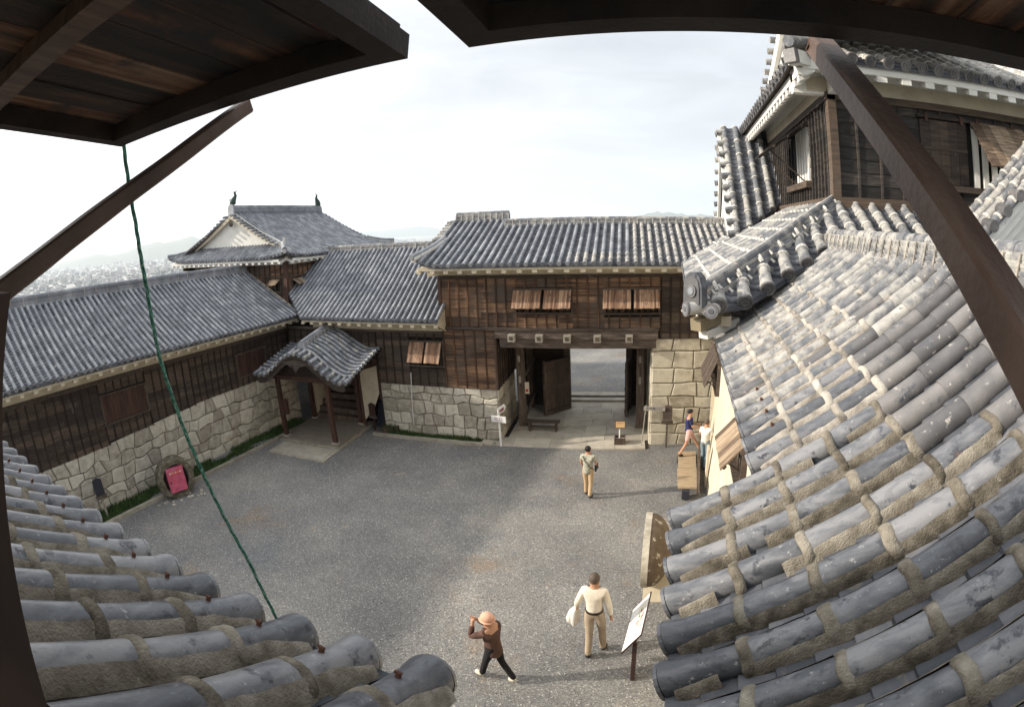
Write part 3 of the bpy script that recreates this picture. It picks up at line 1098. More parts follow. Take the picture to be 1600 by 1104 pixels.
prop_shutter(wn, G, -2.90, -2.34, 3.36, 32, .72, nb=6, m=M_shut)
prop_shutter(wn, G, -2.27, -1.72, 3.36, 32, .72, nb=6, m=M_shut)
MS = Surf(G, -.8, 4.22, .50, .0215)


def mid_h0(u):
    return 0 if u >= -7.03 else 1.3 * (-7.03 - u) / 1.47


tiled_roof(T, MS, -8.45, -1.55, .205, mid_h0, lambda u: 3.8 if u < -1.9 else 3.8, .058, .30, .115)
ridge(T, [G.P(-8.3, 3.0, 6.36), G.P(-1.7, 3.0, 6.36)], .26, .26, M_tile_lichen, ties=.5, cap_r=.07, name='roof_ridge', courses=3)
deck(Surf(Frame(G.P(-1.5, 6.8, 0).x, G.P(-1.5, 6.8, 0).y, 185), 0, 4.22, .50, .0215), [0, 3, 6.9], lambda u: 0, lambda u: 3.8, M_tile).build('back_roof', T)
eave_trim(T, G, -7.0, -1.62, 4.18, -.76, 3.76, M_cream, sp=.41, rh=.11, rw=.13)
mb = MB()
mb.prism([G.P(-1.58, -.74, 4.05), G.P(-1.58, -.02, 3.76), G.P(-1.58, -.02, 4.5), G.P(-1.58, -.74, 4.2)], G.u * .06, M_cream)
mb.build('eave_end', T)

# ------------------------------------------------------------------ gate building
T = thing('gate_building', 'two storey wooden gate building with tiled roof over the open gateway', 'gatehouse', G.P(2.5, 1, 0))
mb = MB()
stone_wall(mb, Frame(G.P(.11, 0, 0).x, G.P(.11, 0, 0).y, 95), 0, 2.6, lambda u: -.1, lambda u: 1.84, M_stone, 4, .75, jit=.15)
mb.build('side_stone_base', T)
mb = MB()
stone_wall(mb, G, 5.04, 7.6, lambda u: -.1, lambda u: 3.57, M_stone_y, 8, .62, jit=.22)
stone_wall(mb, Frame(G.P(5.04, 3.4, 0).x, G.P(5.04, 3.4, 0).y, -85), 0, 3.4, lambda u: -.1, lambda u: 3.57, M_stone_y, 8, .7, jit=.12)
mb.fbox(G, 5.07, 7.6, .04, 3.3, -.1, 3.55, M_gap)
mb.build('right_stone_pier', T)
HOL = ((.84, 2.62, 4.38, 5.13), (3.58, 5.26, 4.36, 5.13))
mb = MB()
board_wall(mb, G, -1.66, 5.3, 3.92, 5.48, M_wood_warm, M_batten_w, .155, .31, o=-.02, skip=HOL)
board_wall(mb, G, 5.3, 8.6, 3.58, 5.48, M_wood, M_batten, .155, .31, o=-.02)
mb.fbox(G, -1.66, 8.6, .02, .12, 3.6, 5.8, M_black)
mb.fbox(G, -1.7, 8.6, -.10, .0, 5.46, 5.56, M_wood)
mb.fbox(G, -1.74, 5.25, -.14, -.02, 3.84, 3.92, M_beam)
mb.fbox(G, -1.72, -1.62, -.09, 3.8, 3.92, 5.5, M_redwood)
mb.fbox(G, -1.72, -1.66, .1, 3.8, 3.2, 5.9, M_wood)
mb.build('upper_board_wall', T)
mb = MB()
board_wall(mb, G, -1.62, .16, 1.86, 3.80, M_wood_warm, M_batten_w, .155, .36, o=-.02)
mb.fbox(G, -1.6, .1, .02, .12, 1.8, 3.8, M_black)
mb.fbox(G, .10, .17, -.07, .05, 1.84, 3.84, M_post)
F2 = Frame(G.P(.13, 0, 0).x, G.P(.13, 0, 0).y, 95)
board_wall(mb, Frame(F2.P(2.6, 0, 0).x, F2.P(2.6, 0, 0).y, -85) if False else F2, 0, 2.6, 1.86, 3.8, M_wood, M_batten, .155, .31, o=-.02)
mb.build('lower_board_wall', T)
for (a, b, c, d) in HOL:
    wn = window_bars(T, G, a + .04, b - .04, c + .03, d - .03, 8, o=-.02)
    mid = (a + b) / 2
    prop_shutter(wn, G, a - .03, mid - .04, d - .05, 38, .64, nb=14, o=-.10)
    prop_shutter(wn, G, mid + .05, b - .02, d - .05, 38, .64, nb=14, o=-.10)
# beams over the gateway
mb = MB()
mb.fbox(G, .16, 5.22, -.10, .22, 3.58, 3.835, M_beam)
mb.build('upper_beam', T)
mb = MB()
mb.fbox(G, .30, 5.16, -.06, .30, 3.28, 3.575, M_beam)
mb.build('lintel_beam', T)
for u in (.73, 1.6, 2.46, 3.37, 4.33):
    mb = MB()
    mb.fbox(G, u - .11, u + .11, -.32, -.102, 3.52, 3.74, M_conc)
    mb.fbox(G, u - .06, u + .06, -.33, -.322, 3.57, 3.69, M_post)
    mb.build('joist_end', T)
mb = MB()
for i in range(22):
    u = .3 + i * .22
    mb.fbox(G, u, u + .14, .31, 3.7, 3.30, 3.42, M_beam)
mb.fbox(G, .1, 5.1, .3, 3.9, 3.44, 3.5, M_wood)
mb.build('gateway_ceiling', T)
for u in (.63, 4.70):
    mb = MB()
    mb.fbox(G, u - .11, u + .15, 1.18, 1.45, .12, 3.3, M_post)
    mb.fbox(G, u - .04, u + .04, 1.165, 1.179, 2.5, 2.72, M_conc)
    mb.fbox(G, u - .04, u + .04, 1.165, 1.179, 1.75, 2.0, M_conc)
    mb.fbox(G, u - .16, u + .20, 1.12, 1.5, -.05, .12, M_conc)
    mb.build('gate_post', T)
for u in (.50, 1.95, 4.30, 4.95):
    mb = MB()
    mb.fbox(G, u - .09, u + .14, 3.55, 3.85, 0, 3.3, M_post)
    mb.build('rear_post', T)
mb = MB()
mb.fbox(G, .2, 5.0, 3.6, 3.8, 2.62, 2.95, M_beam)
mb.fbox(G, .2, 5.0, 3.62, 3.78, 2.951, 3.3, M_wood)
mb.fbox(G, .12, 1.95, 3.9, 3.98, 0, 2.7, M_wood)
mb.fbox(G, 4.4, 5.04, 3.9, 3.98, 0, 2.7, M_wood)
mb.build('rear_lintel', T)
for z0 in (.55, 2.0):
    mb = MB()
    mb.beam(G.P(.78, 1.3, z0), G.P(.72, 3.6, z0 + .05), .06, .12, M_beam)
    mb.build('tie_rail', T)


def door_leaf(P0, P1, z0, z1, cap=True):
    F = Frame(P0.x, P0.y, math.degrees(math.atan2((P1 - P0).y, (P1 - P0).x)))
    w_ = (P1 - P0).length
    mb = MB()
    n = 5
    for i in range(n):
        mb.fbox(F, w_ * i / n + .003, w_ * (i + 1) / n - .003, -.03, .03, z0, z1 - .04, M_post)
    mb.fbox(F, -.02, .06, -.05, .05, z0, z1 + .05, M_post)
    mb.fbox(F, w_ - .06, w_ + .01, -.05, .05, z0, z1, M_post)
    mb.fbox(F, 0, w_, -.05, .05, z1 - .05, z1, M_beam)
    for z in (z0 + .15, (z0 + z1) / 2, z1 - .35):
        mb.fbox(F, .04, w_ - .06, .031, .075, z, z + .09, M_beam)
        mb.fbox(F, .04, w_ - .06, -.042, -.031, z, z + .07, M_wood)
    return mb.build('gate_door', T)


door_leaf(G.P(1.24, 2.55, 0), G.P(2.08, 3.52, 0), .05, 2.15)
door_leaf(G.P(4.24, 2.55, 0), G.P(4.36, 3.52, 0), .05, 2.12)
GS = Surf(G, -.85, 5.92, .34, .009, lambda u, h: .17 * max(0, (-u - 1.3) / .9) ** 2 * max(0, 1 - h / 2.4))
tiled_roof(T, GS, -2.02, 8.9, .243, lambda u: 0 if u > -1.9 else .02, lambda u: 3.72 if u < .1 else 3.15, .062, .30, .085, mt=M_tile, mfun=lambda u, k, n: M_tile if (u < 2.6 or (k > 1 and u < 4.5)) else M_tile_lichen,
           lime=lambda u, h: (h < .7 and u > 2.5) or u > 4.4)
ridge(T, [G.P(.06, 2.32, 7.06), G.P(9.2, 2.32, 7.06)], .28, .26, M_tile_lichen, ties=.27, cap_r=.08, name='roof_ridge', courses=3)
ridge(T, [G.P(-1.98, 2.9, 7.28), G.P(.05, 2.9, 7.28)], .30, .36, M_tile_lichen, ties=.22, cap_r=.09, name='raised_ridge', courses=4)
mb = MB()
for i in range(7):
    h = 2.0 + i * .27
    mb.tube([GS.pt(-1.98, h, .06), GS.pt(-2.32, h, .0)], [.06, .065], M_tile_lichen, 8)
    mb.tube([GS.pt(-2.02, h + .13, .0), GS.pt(-2.3, h + .13, -.03)], .05, M_lime, 5)
mb.tube([GS.pt(-1.9, 2.1, .08), GS.pt(-2.0, 1.3, .10), GS.pt(-2.14, .6, .12), GS.pt(-2.3, -.05, .10)], [.075, .08, .085, .09], M_tile, 8)
mb.tube([GS.pt(-1.86, 2.1, .0), GS.pt(-1.96, 1.3, .03), GS.pt(-2.1, .6, .05), GS.pt(-2.24, -.0, .02)], [.10, .10, .10, .10], M_lime, 6)
mb.quad(GS.pt(-1.95, 0, -.02), GS.pt(-2.36, 0, .0), GS.pt(-2.3, 2.0, -.12), GS.pt(-1.95, 2.0, -.02), M_pan)
mb.fbox(G, -2.2, -1.95, -.7, 2.6, 5.74, 5.86, M_cream)
mb.build('left_hip_tiles', T)
deck(Surf(Frame(G.P(8.9, 5.5, 0).x, G.P(8.9, 5.5, 0).y, 185), 0, 5.92, .34, .009), [0, 5, 10.9], lambda u: 0, lambda u: 3.15, M_tile).build('back_roof', T)
eave_trim(T, G, -2.1, 8.6, 5.86, -.80, 5.55, M_cream, sp=.475, rh=.11, rw=.15, fas=.09)
mb = MB()
mb.fbox(G, -1.6, 8.6, 4.0, 4.1, 3.3, 5.9, M_wood)
mb.fbox(G, -1.6, 8.6, .12, 4.0, 3.5, 3.56, M_wood)
mb.build('rear_wall', T)
mb = MB()
q0 = G.P(.84, 1.30, 1.55)
mb.fbox(G, .785, .80, 1.18, 1.40, 1.35, 1.85, M_post)
mb.build('post_notice', T)
mb = MB()
mb.fbox(G, .80, .95, 1.12, 1.14, 1.38, 1.80, M_cream)
mb.tube([G.P(.875, 1.119, 1.5), G.P(.875, 1.10, 1.5)], .05, M_red, 10)
NP = mb.build('notice_board', None, label='small board with a red bell on the left gate post', category='notice')

# ------------------------------------------------------------------ corner turret with gabled roof
T = thing('corner_turret', 'square corner turret with white gable and two bronze fish on its ridge', 'turret', (-18.1, 18.5, 0))
mb = MB()
board_wall(mb, US, 1.3, 7.75, 3.2, 6.05, M_wood_warm, M_batten_w, .16, .33, skip=((6.85, 7.45, 4.98, 5.42),))
mb.fbox(US, 1.3, 7.75, .02, .12, 2, 6.1, M_black)
board_wall(mb, UE, 0, 7.2, 3.2, 6.05, M_wood_warm, M_batten_w, .16, .33, skip=((.25, .80, 4.98, 5.42),))
mb.fbox(UE, 0, 7.2, .02, .12, 2, 6.1, M_black)
mb.fbox(UE, -.14, .0, -.08, .1, 3, 6.15, M_redwood)
mb.fbox(US, 0, 7.8, 7.1, 7.2, -4, 6.1, M_wood)
mb.fbox(US, .0, .1, .1, 7.1, -4, 6.1, M_wood)
mb.build('board_wall', T)
mb = MB()
mb.fbox(US, 0.2, 1.3, -.02, .2, 2.5, 5.9, M_white)
mb.build('white_wall_panel', T)
for F_, a in ((UE, .28), (US, 6.88)):
    wn = window_bars(T, F_, a, a + .5, 5.0, 5.40, 2)
    prop_shutter(wn, F_, a - .03, a + .54, 5.47, 62, .42, nb=4, m=M_gshut, strut=False)
mb = MB()
mb.fbox(UE, .1, 1.1, -.12, -.02, 5.56, 5.61, M_beam)
mb.fbox(US, 6.6, 7.7, -.12, -.02, 5.56, 5.61, M_beam)
mb.build('window_hood', T)
UR = 8.25 + .55


def lift_u(L_, hc):
    def f(u, h):
        d = min(u, L_ - u)
        return .20 * max(0, (1.6 - d) / 1.6) ** 2 * max(0, 1 - h / 2.2)
    return f


USF = Frame(-22.35, 14.9, 0)
USS = Surf(USF, 0, 6.36, .42, .03, lift_u(8.5, 0))
tiled_roof(T, USS, 0.0, 8.5, .215, lambda u: 0, lambda u: max(.12, min(1.05, u + .1, 8.5 - u + .1)), .066, .28, .11, name='south_skirt_roof')
UEF = Frame(-13.85, 14.9, 90)
UES = Surf(UEF, 0, 6.36, .38, .0195, lift_u(8.6, 0))


def ue_h1(u):
    if u < .9:
        return max(.12, u + .1)
    if u > 7.75:
        return max(.12, 8.6 - u + .1)
    return 4.22


tiled_roof(T, UES, 0.0, 8.6, .215, lambda u: 0, ue_h1, .060, .28, .11, name='east_roof')
UWF = Frame(-22.35, 23.5, -90)
UWS = Surf(UWF, 0, 6.36, .38, .0195, lift_u(8.6, 0))
tiled_roof(T, UWS, 0.0, 8.6, .43, lambda u: 0, lambda u: max(.12, u + .1) if u < .9 else (max(.12, 8.6 - u + .1) if u > 7.75 else 4.22), .06, .6, .4, name='west_roof')
mb = MB()
gx0, gx1, gp = -21.35, -14.85, -18.1
zb, zp = 6.86, 8.22
mb.prism([(gx0, 15.95, zb), (gx1, 15.95, zb), (gp, 15.95, zp)], (0, .08, 0), M_white)
mb.build('gable_wall', T)
mb = MB()
for (ax, bx) in ((gx0 - .35, gp), (gx1 + .35, gp)):
    a, b, m_ = V((ax, 15.74, zb - .14)), V((bx, 15.74, zp + .05)), None
    for q in range(8):
        t0, t1 = q / 8, (q + 1) / 8
        sg = lambda t: -.10 * math.sin(math.pi * t)
        p, r_ = a.lerp(b, t0) + V((0, 0, sg(t0))), a.lerp(b, t1) + V((0, 0, sg(t1)))
        mb.box8([p - V((0, .03, .17)), r_ - V((0, .03, .17)), r_ + V((0, .05, -.17)), p + V((0, .05, -.17)), p - V((0, .03, 0)), r_ - V((0, .03, 0)), r_ + V((0, .05, 0)),
                 p + V((0, .05, 0))], M_cream, .5)
mb.build('bargeboards', T)
mb = MB()
mb.prism([(gp + .13 * math.cos(k * math.pi / 3), 15.72, 7.86 + .13 * math.sin(k * math.pi / 3)) for k in range(6)], (0, .03, 0), M_batten)
mb.build('gable_ornament', T)
mb = MB()
for S_, uu, sgn in ((UES, .82, 1), (UES, 7.78, -1)):
    for i in range(13):
        h = 1.15 + i * .24
        mb.tube([S_.pt(uu + .10 * sgn, h, .05), S_.pt(uu - .24 * sgn, h, .0)], [.048, .055], M_tile, 7)
for i in range(12):
    h = 1.2 + i * .25
    mb.tube([UWS.pt(7.78 - .1, h, .05), UWS.pt(7.78 + .24, h, .0)], [.05, .055], M_tile, 7)
mb.tube([UES.pt(.95, .5, .05), UES.pt(.95, 1.5, .04), UES.pt(.95, 4.2, .05)], .03, M_lime, 5)
mb.build('verge_tiles', T)
for (S_, u_, s2) in ((UES, 0, 1), (UES, 8.6, -1), (UWS, 8.6, -1)):
    mb = MB()
    pts = [S_.pt(u_ + s2 * (q - .05), max(-.05, q - .05), .10 + .02 * q) for q in (0, .35, .7, 1.05)]
    mb.tube(pts, [.10, .085, .085, .09], M_tile, 8)
    mb.tube([p - V((0, 0, .07)) for p in pts], .09, M_lime, 6)
    mb.build('hip_ridge', T)
mb = MB()
mb.prism([UES.pt(.95, .95, .02), UES.pt(.75, .75, .02), UES.pt(.78, .78, .42), UES.pt(.95, .95, .36)], (.07, .07, 0), M_lime)
mb.build('hip_end_tile', T)
ridge(T, [(-18.1, 15.78, 8.30), (-18.1, 22.6, 8.34)], .34, .38, M_tile, ties=.0, cap_r=.09, name='roof_ridge', courses=4)
mb = MB()
mb.prism([(-18.32, 15.72, 8.15), (-17.88, 15.72, 8.15), (-17.92, 15.72, 8.66), (-18.1, 15.72, 8.76), (-18.28, 15.72, 8.66)], (0, .07, 0), M_tile)
mb.build('ridge_end_tile', T)
for (y, sgn) in ((15.95, 1), (22.3, -1)):
    mb = MB()
    mb.tube([(-18.1, y + sgn * d, 8.68 + z) for d, z in ((-.08, .02), (-.10, .10), (-.06, .22), (.02, .33), (.07, .42), (.04, .52), (-.02, .60))], [.13, .16, .14, .10, .075, .055, .03], M_bronze, 8)
    mb.prism([(-18.1, y - .02 * sgn, 9.22), (-18.1, y + .16 * sgn, 9.36), (-18.1, y + .06 * sgn, 9.2), (-18.1, y + .18 * sgn, 9.1), (-18.1, y + .05 * sgn, 9.08)], (.03, 0, 0), M_bronze)
    mb.prism([(-18.2, y - .10 * sgn, 8.84), (-18.3, y - .2 * sgn, 8.95), (-18.18, y - .02 * sgn, 8.96)], (.02, .02, 0), M_bronze)
    mb.tube([(-18.1, y, 9.2), (-18.1, y, 9.55)], .006, M_bronze, 4)
    mb.build('ridge_fish', T)
eave_trim(T, US, -.1, 7.85, 6.30, -.55, 6.06, M_white, sp=.40, rh=.10, rw=.14)
eave_trim(T, UE, -.05, 7.3, 6.30, -.42, 6.06, M_white, sp=.40, rh=.10, rw=.14)

# ------------------------------------------------------------------ entrance porch with curved gable roof
PF = Frame(-13.08, 13.04, 5.0)
T = thing('entrance_porch', 'small wooden porch with curved tiled gable roof over a stone platform', 'porch', PF.P(1.1, 1, 0))
mb = MB()
mb.fbox(PF, -.16, 2.42, -.12, 2.35, -.1, .16, mat('porch_floor', [(.3, (.15, .13, .105)), (.7, (.25, .215, .175))], (2, 14, 3), detail=8, rough=.9), .3)
mb.fbox(PF, -.22, 2.50, -.20, 2.6, -.1, .08, M_conc, .3)
mb.build('stone_platform', T)
PCTR, PHW = 1.42, 2.05


def pz(u, v):
    d = abs(u - PCTR) / PHW
    c = .5 * (1 + math.cos(math.pi * min(1, d * 1.12)))
    return 2.50 + (.86 - .06 * (v + .6)) * c + .06 * max(0, d - .8) * 5 + .22 * (v + .6)


mb = MB()
nu, v0, v1 = 26, -.62, 3.62
tb = MB()
us = [PCTR - PHW + 2 * PHW * i / nu for i in range(nu + 1)]
for j in range(16):
    va, vb = v0 + (v1 - v0) * j / 16, v0 + (v1 - v0) * (j + 1) / 16
    for a, b in zip(us[:-1], us[1:]):
        mb.quad(PF.P(a, va, pz(a, va)), PF.P(b, va, pz(b, va)), PF.P(b, vb, pz(b, vb)), PF.P(a, vb, pz(a, vb)), M_pan)
        mb.quad(PF.P(a, va, pz(a, va) - .09), PF.P(a, vb, pz(a, vb) - .09), PF.P(b, vb, pz(b, vb) - .09), PF.P(b, va, pz(b, va) - .09), M_wood)
for a, b in zip(us[:-1], us[1:]):
    mb.quad(PF.P(a, v0, pz(a, v0) - .09), PF.P(b, v0, pz(b, v0) - .09), PF.P(b, v0, pz(b, v0)), PF.P(a, v0, pz(a, v0)), M_wood)
ro = mb.build('roof', T)
# round tiles run down both sides from the ridge
k = 0
v = v0 + .48
while v < v1:
    for sg in (-1, 1):
        n = 9
        for i in range(n):
            ua, ub = PCTR + sg * (PHW - (PHW - .12) * i / n), PCTR + sg * (PHW - (PHW - .12) * (i + 1) / n)
            a, b = PF.P(ua, v, pz(ua, v)), PF.P(ub, v, pz(ub, v))
            q = (b - a) * .06
            tb.tube([a - q * .1 + V((0, 0, .02)), a + q + V((0, 0, .02)), b + q + V((0, 0, .02))], [.066, .064, .056], M_tile if (i * 7 + int(v * 9)) % 3 else M_tile_lichen, 8, caps=True)
    v += .225
# short tiles across the front edge
for i in range(19):
    u = PCTR - PHW + .06 + (2 * PHW - .12) * i / 18
    for (a, b) in ((v0 - .03, v0 + .20), (v0 + .18, v0 + .42)):
        tb.tube([PF.P(u, a, pz(u, v0) + .02), PF.P(u, b, pz(u, b) + .03)], [.072, .062], M_tile_lichen if i % 2 else M_tile, 8)
tb.build('round_tiles', ro)
mb = MB()
for dv, dz_ in ((.44, .045),):
    mb.tube([PF.P(u, v0 + dv, pz(u, v0 + dv) + dz_) for u in us], .030, M_tile_lichen, 6)
mb.build('lime_edge', ro)
ridge(T, [PF.P(PCTR, v0 + .5, pz(PCTR, v0 + .5) + .0), PF.P(PCTR, v1 + .1, pz(PCTR, v1 + .1))], .26, .27, M_tile, ties=.25, cap_r=.075, name='roof_ridge', courses=3)
mb = MB()
c = PF.P(PCTR, v0 + .42, pz(PCTR, v0) + .16)
for k_, q in enumerate((.17, .11, .06)):
    mb.tube([c - PF.n * .02 * k_, c - PF.n * (.05 + .02 * k_)], q, M_tile, 10)
for sg in (-1, 1):
    mb.tube([c + PF.u * sg * .10, c + PF.u * sg * .24 + V((0, 0, -.07))], [.08, .05], M_tile, 8)
mb.build('ridge_end_tile', T)
mb = MB()
for a, b in zip(us[1:-2], us[2:-1]):
    P = PF.P
    mb.box8([P(a, v0 + .04, pz(a, v0) - .26), P(b, v0 + .04, pz(b, v0) - .26), P(b, v0 + .10, pz(b, v0) - .26), P(a, v0 + .10, pz(a, v0) - .26),
             P(a, v0 + .04, pz(a, v0) - .092), P(b, v0 + .04, pz(b, v0) - .092), P(b, v0 + .10, pz(b, v0) - .092), P(a, v0 + .10, pz(a, v0) - .092)], M_wood, .4)
mb.build('curved_bargeboard', T)
mb = MB()
c = PF.P(PCTR, v0 + .0, 2.98)
mb.prism([c + PF.u * x + V((0, 0, z)) for x, z in ((-.62, .10), (-.3, .0), (-.12, -.06), (0, -.24), (.12, -.06), (.3, 0), (.62, .10), (.3, .13), (0, .18), (-.3, .13))], PF.n * .05, M_beam)
mb.tube([c + PF.u * -.15, c + PF.u * -.15 - PF.n * .03], .06, M_beam, 8)
mb.tube([c + PF.u * .15, c + PF.u * .15 - PF.n * .03], .06, M_beam, 8)
mb.build('carved_ornament', T)
for (u, v, h) in ((.0, .0, 2.3), (2.23, .0, 2.3), (.0, 2.05, 2.7), (2.23, 2.05, 2.7)):
    mb = MB()
    mb.fbox(PF, u - .075, u + .075, v - .075, v + .075, .16, h, M_redwood)
    mb.fbox(PF, u - .11, u + .11, v - .11, v + .11, .15, .21, M_conc)
    mb.build('porch_post', T)
mb = MB()
mb.fbox(PF, -.35, 2.75, -.07, .07, 2.30, 2.46, M_redwood)
mb.fbox(PF, -.06, .08, .08, 2.0, 2.42, 2.60, M_redwood)
mb.fbox(PF, 2.16, 2.30, .08, 3.2, 2.42, 2.60, M_redwood)
mb.prism([PF.P(-.3, -.03, 2.461), PF.P(2.7, -.03, 2.461), PF.P(2.0, -.03, 2.85), PF.P(1.42, -.03, 3.2), PF.P(.8, -.03, 2.85)], PF.n * .05, M_wood)
mb.build('tie_beams', T)
mb = MB()
for i in range(9):
    mb.fbox(PF, .12, 2.12, 2.1 + i * .27, 2.42 + i * .27, .12, .36 + i * .20, M_post)
mb.build('wooden_stairs', T)
mb = MB()
mb.prism([G.P(-5.10, -.02, .35), G.P(-4.62, -.02, .9), G.P(-4.30, -.02, 1.55), G.P(-4.30, -.02, 2.50), G.P(-5.10, -.02, 2.22)], G.n * .05, M_cream)
mb.box8([G.P(-5.14, -.06, 2.20), G.P(-4.26, -.06, 2.48), G.P(-4.26, .04, 2.48), G.P(-5.14, .04, 2.20), G.P(-5.14, -.06, 2.32), G.P(-4.26, -.06, 2.60), G.P(-4.26, .04, 2.60), G.P(-5.14, .04, 2.32)], M_redwood)
mb.fbox(G, -5.20, -5.10, -.08, .04, .1, 2.7, M_redwood)
mb.fbox(G, -4.33, -4.26, -.06, .02, 1.2, 2.6, M_redwood)
mb.build('plaster_side_wall', T)
mb = MB()
mb.prism([PF.P(.06, 2.2, .3), PF.P(.06, 2.2, 1.6), PF.P(.06, 3.9, 2.4), PF.P(.06, 3.9, .9)], PF.u * -.06, M_cream)
mb.build('inner_wall', T)
mb = MB()
mb.fbox(PF, -.08, .30, -.06, .06, 1.0, 1.55, M_redwood)
mb.build('letter_board', T)
mb = MB()
mb.fbox(PF, .0, 2.45, -1.28, -.22, -.05, .035, M_conc, .75)
mb.fbox(PF, .14, 2.31, -1.14, -.36, .036, .045, M_pave, .15)
st = mb.build('entrance_mat_slab', None, label='flat stone slab with pale border on the gravel before the porch', category='slab')

# ------------------------------------------------------------------ right wing building with the big tiled roof
T = thing('right_wing_building', 'plastered wing building under the large near tiled roof on the right', 'castle building', (2.6, 8, 0))
mb = MB()
Nn, Mm = 40, 12
for k in range(Nn):
    for j in range(Mm):
        def W(i, q):
            y = 16.1 - 13.4 * i / Nn
            z = -.1 + 5.5 * q / Mm
            x = 1.16 + .16 * max(0, (y - 13) / 3) + .03 * noise.noise(V((y * .7, z * 1.1, 2))) - .10 * max(0, 1 - z / 1.5)
            return V((x, y, z))
        mb.quad(W(k, j), W(k + 1, j), W(k + 1, j + 1), W(k, j + 1), M_wall_r, .5)
mb.add([(1.2, 16.1, -.1), (4, 16.1, -.1), (4, 16.1, 5.3), (1.2, 16.1, 5.3)], [(0, 1, 2, 3)], M_wall_r, .5)
mb.add([(1.2, 2.7, -.1), (4, 2.7, -.1), (4, 2.7, 5.3), (1.2, 2.7, 5.3)], [(0, 1, 2, 3)], M_wall_r, .5)
mb.build('plaster_wall', T)
RS = Surf(Frame(.10, 12, -90), 0, 4.985, .50, .05, lambda u, h: .0)
# u = 12 - y ; h = x - .06


def rh0(u):
    y = 12 - u
    return 0 if y < 3.42 else .55 + .006 * (y - 3.4)


def rh1(u):
    return 2.72


SP = .308


def rt(u, k, n):
    y = 12 - u
    nb = 5 if y < 2.4 else (4 if y < 3.4 else 3)
    if y > 5.2:
        return M_tile_lichen
    if y > 4.3:
        return M_tile_lichen if (k * 5 + int(u * 7)) % 4 else M_tile_bare
    return M_tile_near if k < nb else M_tile_bare


n_ = 36
us_r = [12 - (.72 + SP * i) for i in range(n_)]
for side, us_ in (('near', [u for u in us_r if 12 - u < 3.42]), ('far', [u for u in us_r if 12 - u >= 3.42])):
    us_ = sorted(us_)
    h0c = (lambda u: 0) if side == 'near' else (lambda u: max(.55, rh0(u)))
    us_e = us_ + ([us_[-1] + SP] if side == 'near' else [])
    base = deck(RS, [us_e[0] - SP * .5] + us_e, h0c, rh1, M_pan, n=14)
    for a, b in zip(us_e[:-1], us_e[1:]):
        pan_strip(base, RS, a + .05, b - .05, h0c(a) - .03, rh1(a), .155, M_pan_near if side == 'near' else M_pan, hh=.020, dip=.012)
    ro = base.build('roof' if side == 'near' else 'far_roof', T)
    tb, cb, nb_, xb = MB(), MB(), MB(), MB()
    for u in us_:
        y = 12 - u
        tile_row(tb, RS, u, h0c(u), rh1(u), .088, .325, M_tile_near, 14 if y < 5 else 8, True, M_tile_near, True, rt, jit=.005, rise=.045)
        L_ = rh1(u) - h0c(u)
        nn = max(1, round(L_ / .325))
        st_ = L_ / nn
        cnt = 6 if y < 1.7 else (5 if y < 2.5 else (4 if y < 3.45 else (3 if y < 4.4 or int(y * 3) % 2 else 4)))
        if y < 12:
            mortar_row(cb, RS, u, h0c(u), h0c(u) + st_ * cnt, .088, .325, M_mortar if y < 3.4 else M_mortar_pale, sides=(1, -1), seed=y, collar=2, n=cnt, wide=1.34, rise=.045)
        else:
            mortar_row(xb, RS, u, h0c(u), rh1(u), .088, .325, M_mortar_pale, sides=(1, -1), seed=y, collar=True, n=nn, wide=1.25, rise=.045)
        if y < 5 and int(y * 10) % 3 != 1:
            p = RS.pt(u, h0c(u) + .20)
            t_, sd_, up_ = RS.fr(u, .2)
            nb_.tube([p + up_ * .130, p + up_ * .150], [.017, .013], M_rust, 7)
            nb_.tube([p + up_ * .148 - sd_ * .014, p + up_ * .156 + sd_ * .016], [.010, .008], M_rust, 5)
    tb.build('round_tiles', ro)
    if cb.v:
        cb.build('mortar', ro, kind='stuff')
    if xb.v:
        xb.build('pale_mortar', ro, kind='stuff')
    nb_.build('tile_nails', ro, kind='stuff')
mb = MB()
for k in range(22):
    y = 3.6 + k * .42
    x = .62 + .006 * k
    mb.box8([(x + .06, y, 5.12), (x + .06, y + .1, 5.12), (1.2, y + .1, 5.30), (1.2, y, 5.30), (x + .06, y, 5.24), (x + .06, y + .1, 5.24), (1.2, y + .1, 5.42), (1.2, y, 5.42)], M_wood)
mb.box8([(.62, 3.4, 5.20), (.62, 12, 5.20), (.68, 12, 5.20), (.68, 3.4, 5.20), (.62, 3.4, 5.30), (.62, 12, 5.30), (.68, 12, 5.30), (.68, 3.4, 5.30)], M_wood)
mb.box8([(.08, .5, 4.86), (.08, 3.4, 4.86), (.14, 3.4, 4.86), (.14, .5, 4.86), (.08, .5, 4.98), (.08, 3.4, 4.98), (.14, 3.4, 4.98), (.14, .5, 4.98)], M_wood)
mb.build('eaves', T)
ridge(T, [(2.78, .6, 6.66), (2.78, 9.0, 6.70)], .34, .30, M_tile_lichen, ties=.24, tiem=M_mortar_pale, cap_r=.085, name='roof_ridge', courses=4)
mb = MB()
mb.add([(2.9, .5, 6.62), (2.9, 8, 6.62), (6.2, 8, 5.0), (6.2, .5, 5.0)], [(0, 1, 2, 3)], M_tile, .5)
mb.build('back_roof', T)
FR = Frame(1.14, 8.45, -90)
wn = window_bars(T, FR, 0, 1.3, 3.05, 3.75, 5)
prop_shutter(wn, FR, -.05, 1.3, 3.82, 42, .48, nb=7, o=-.05, m=M_gshut)
FR2 = Frame(1.14, 14.6, -90)
wn = window_bars(T, FR2, 0, 1.9, 2.9, 3.7, 6)
prop_shutter(wn, FR2, -.05, 1.95, 3.80, 24, .80, nb=11, o=-.05, m=M_beam)
mb = MB()
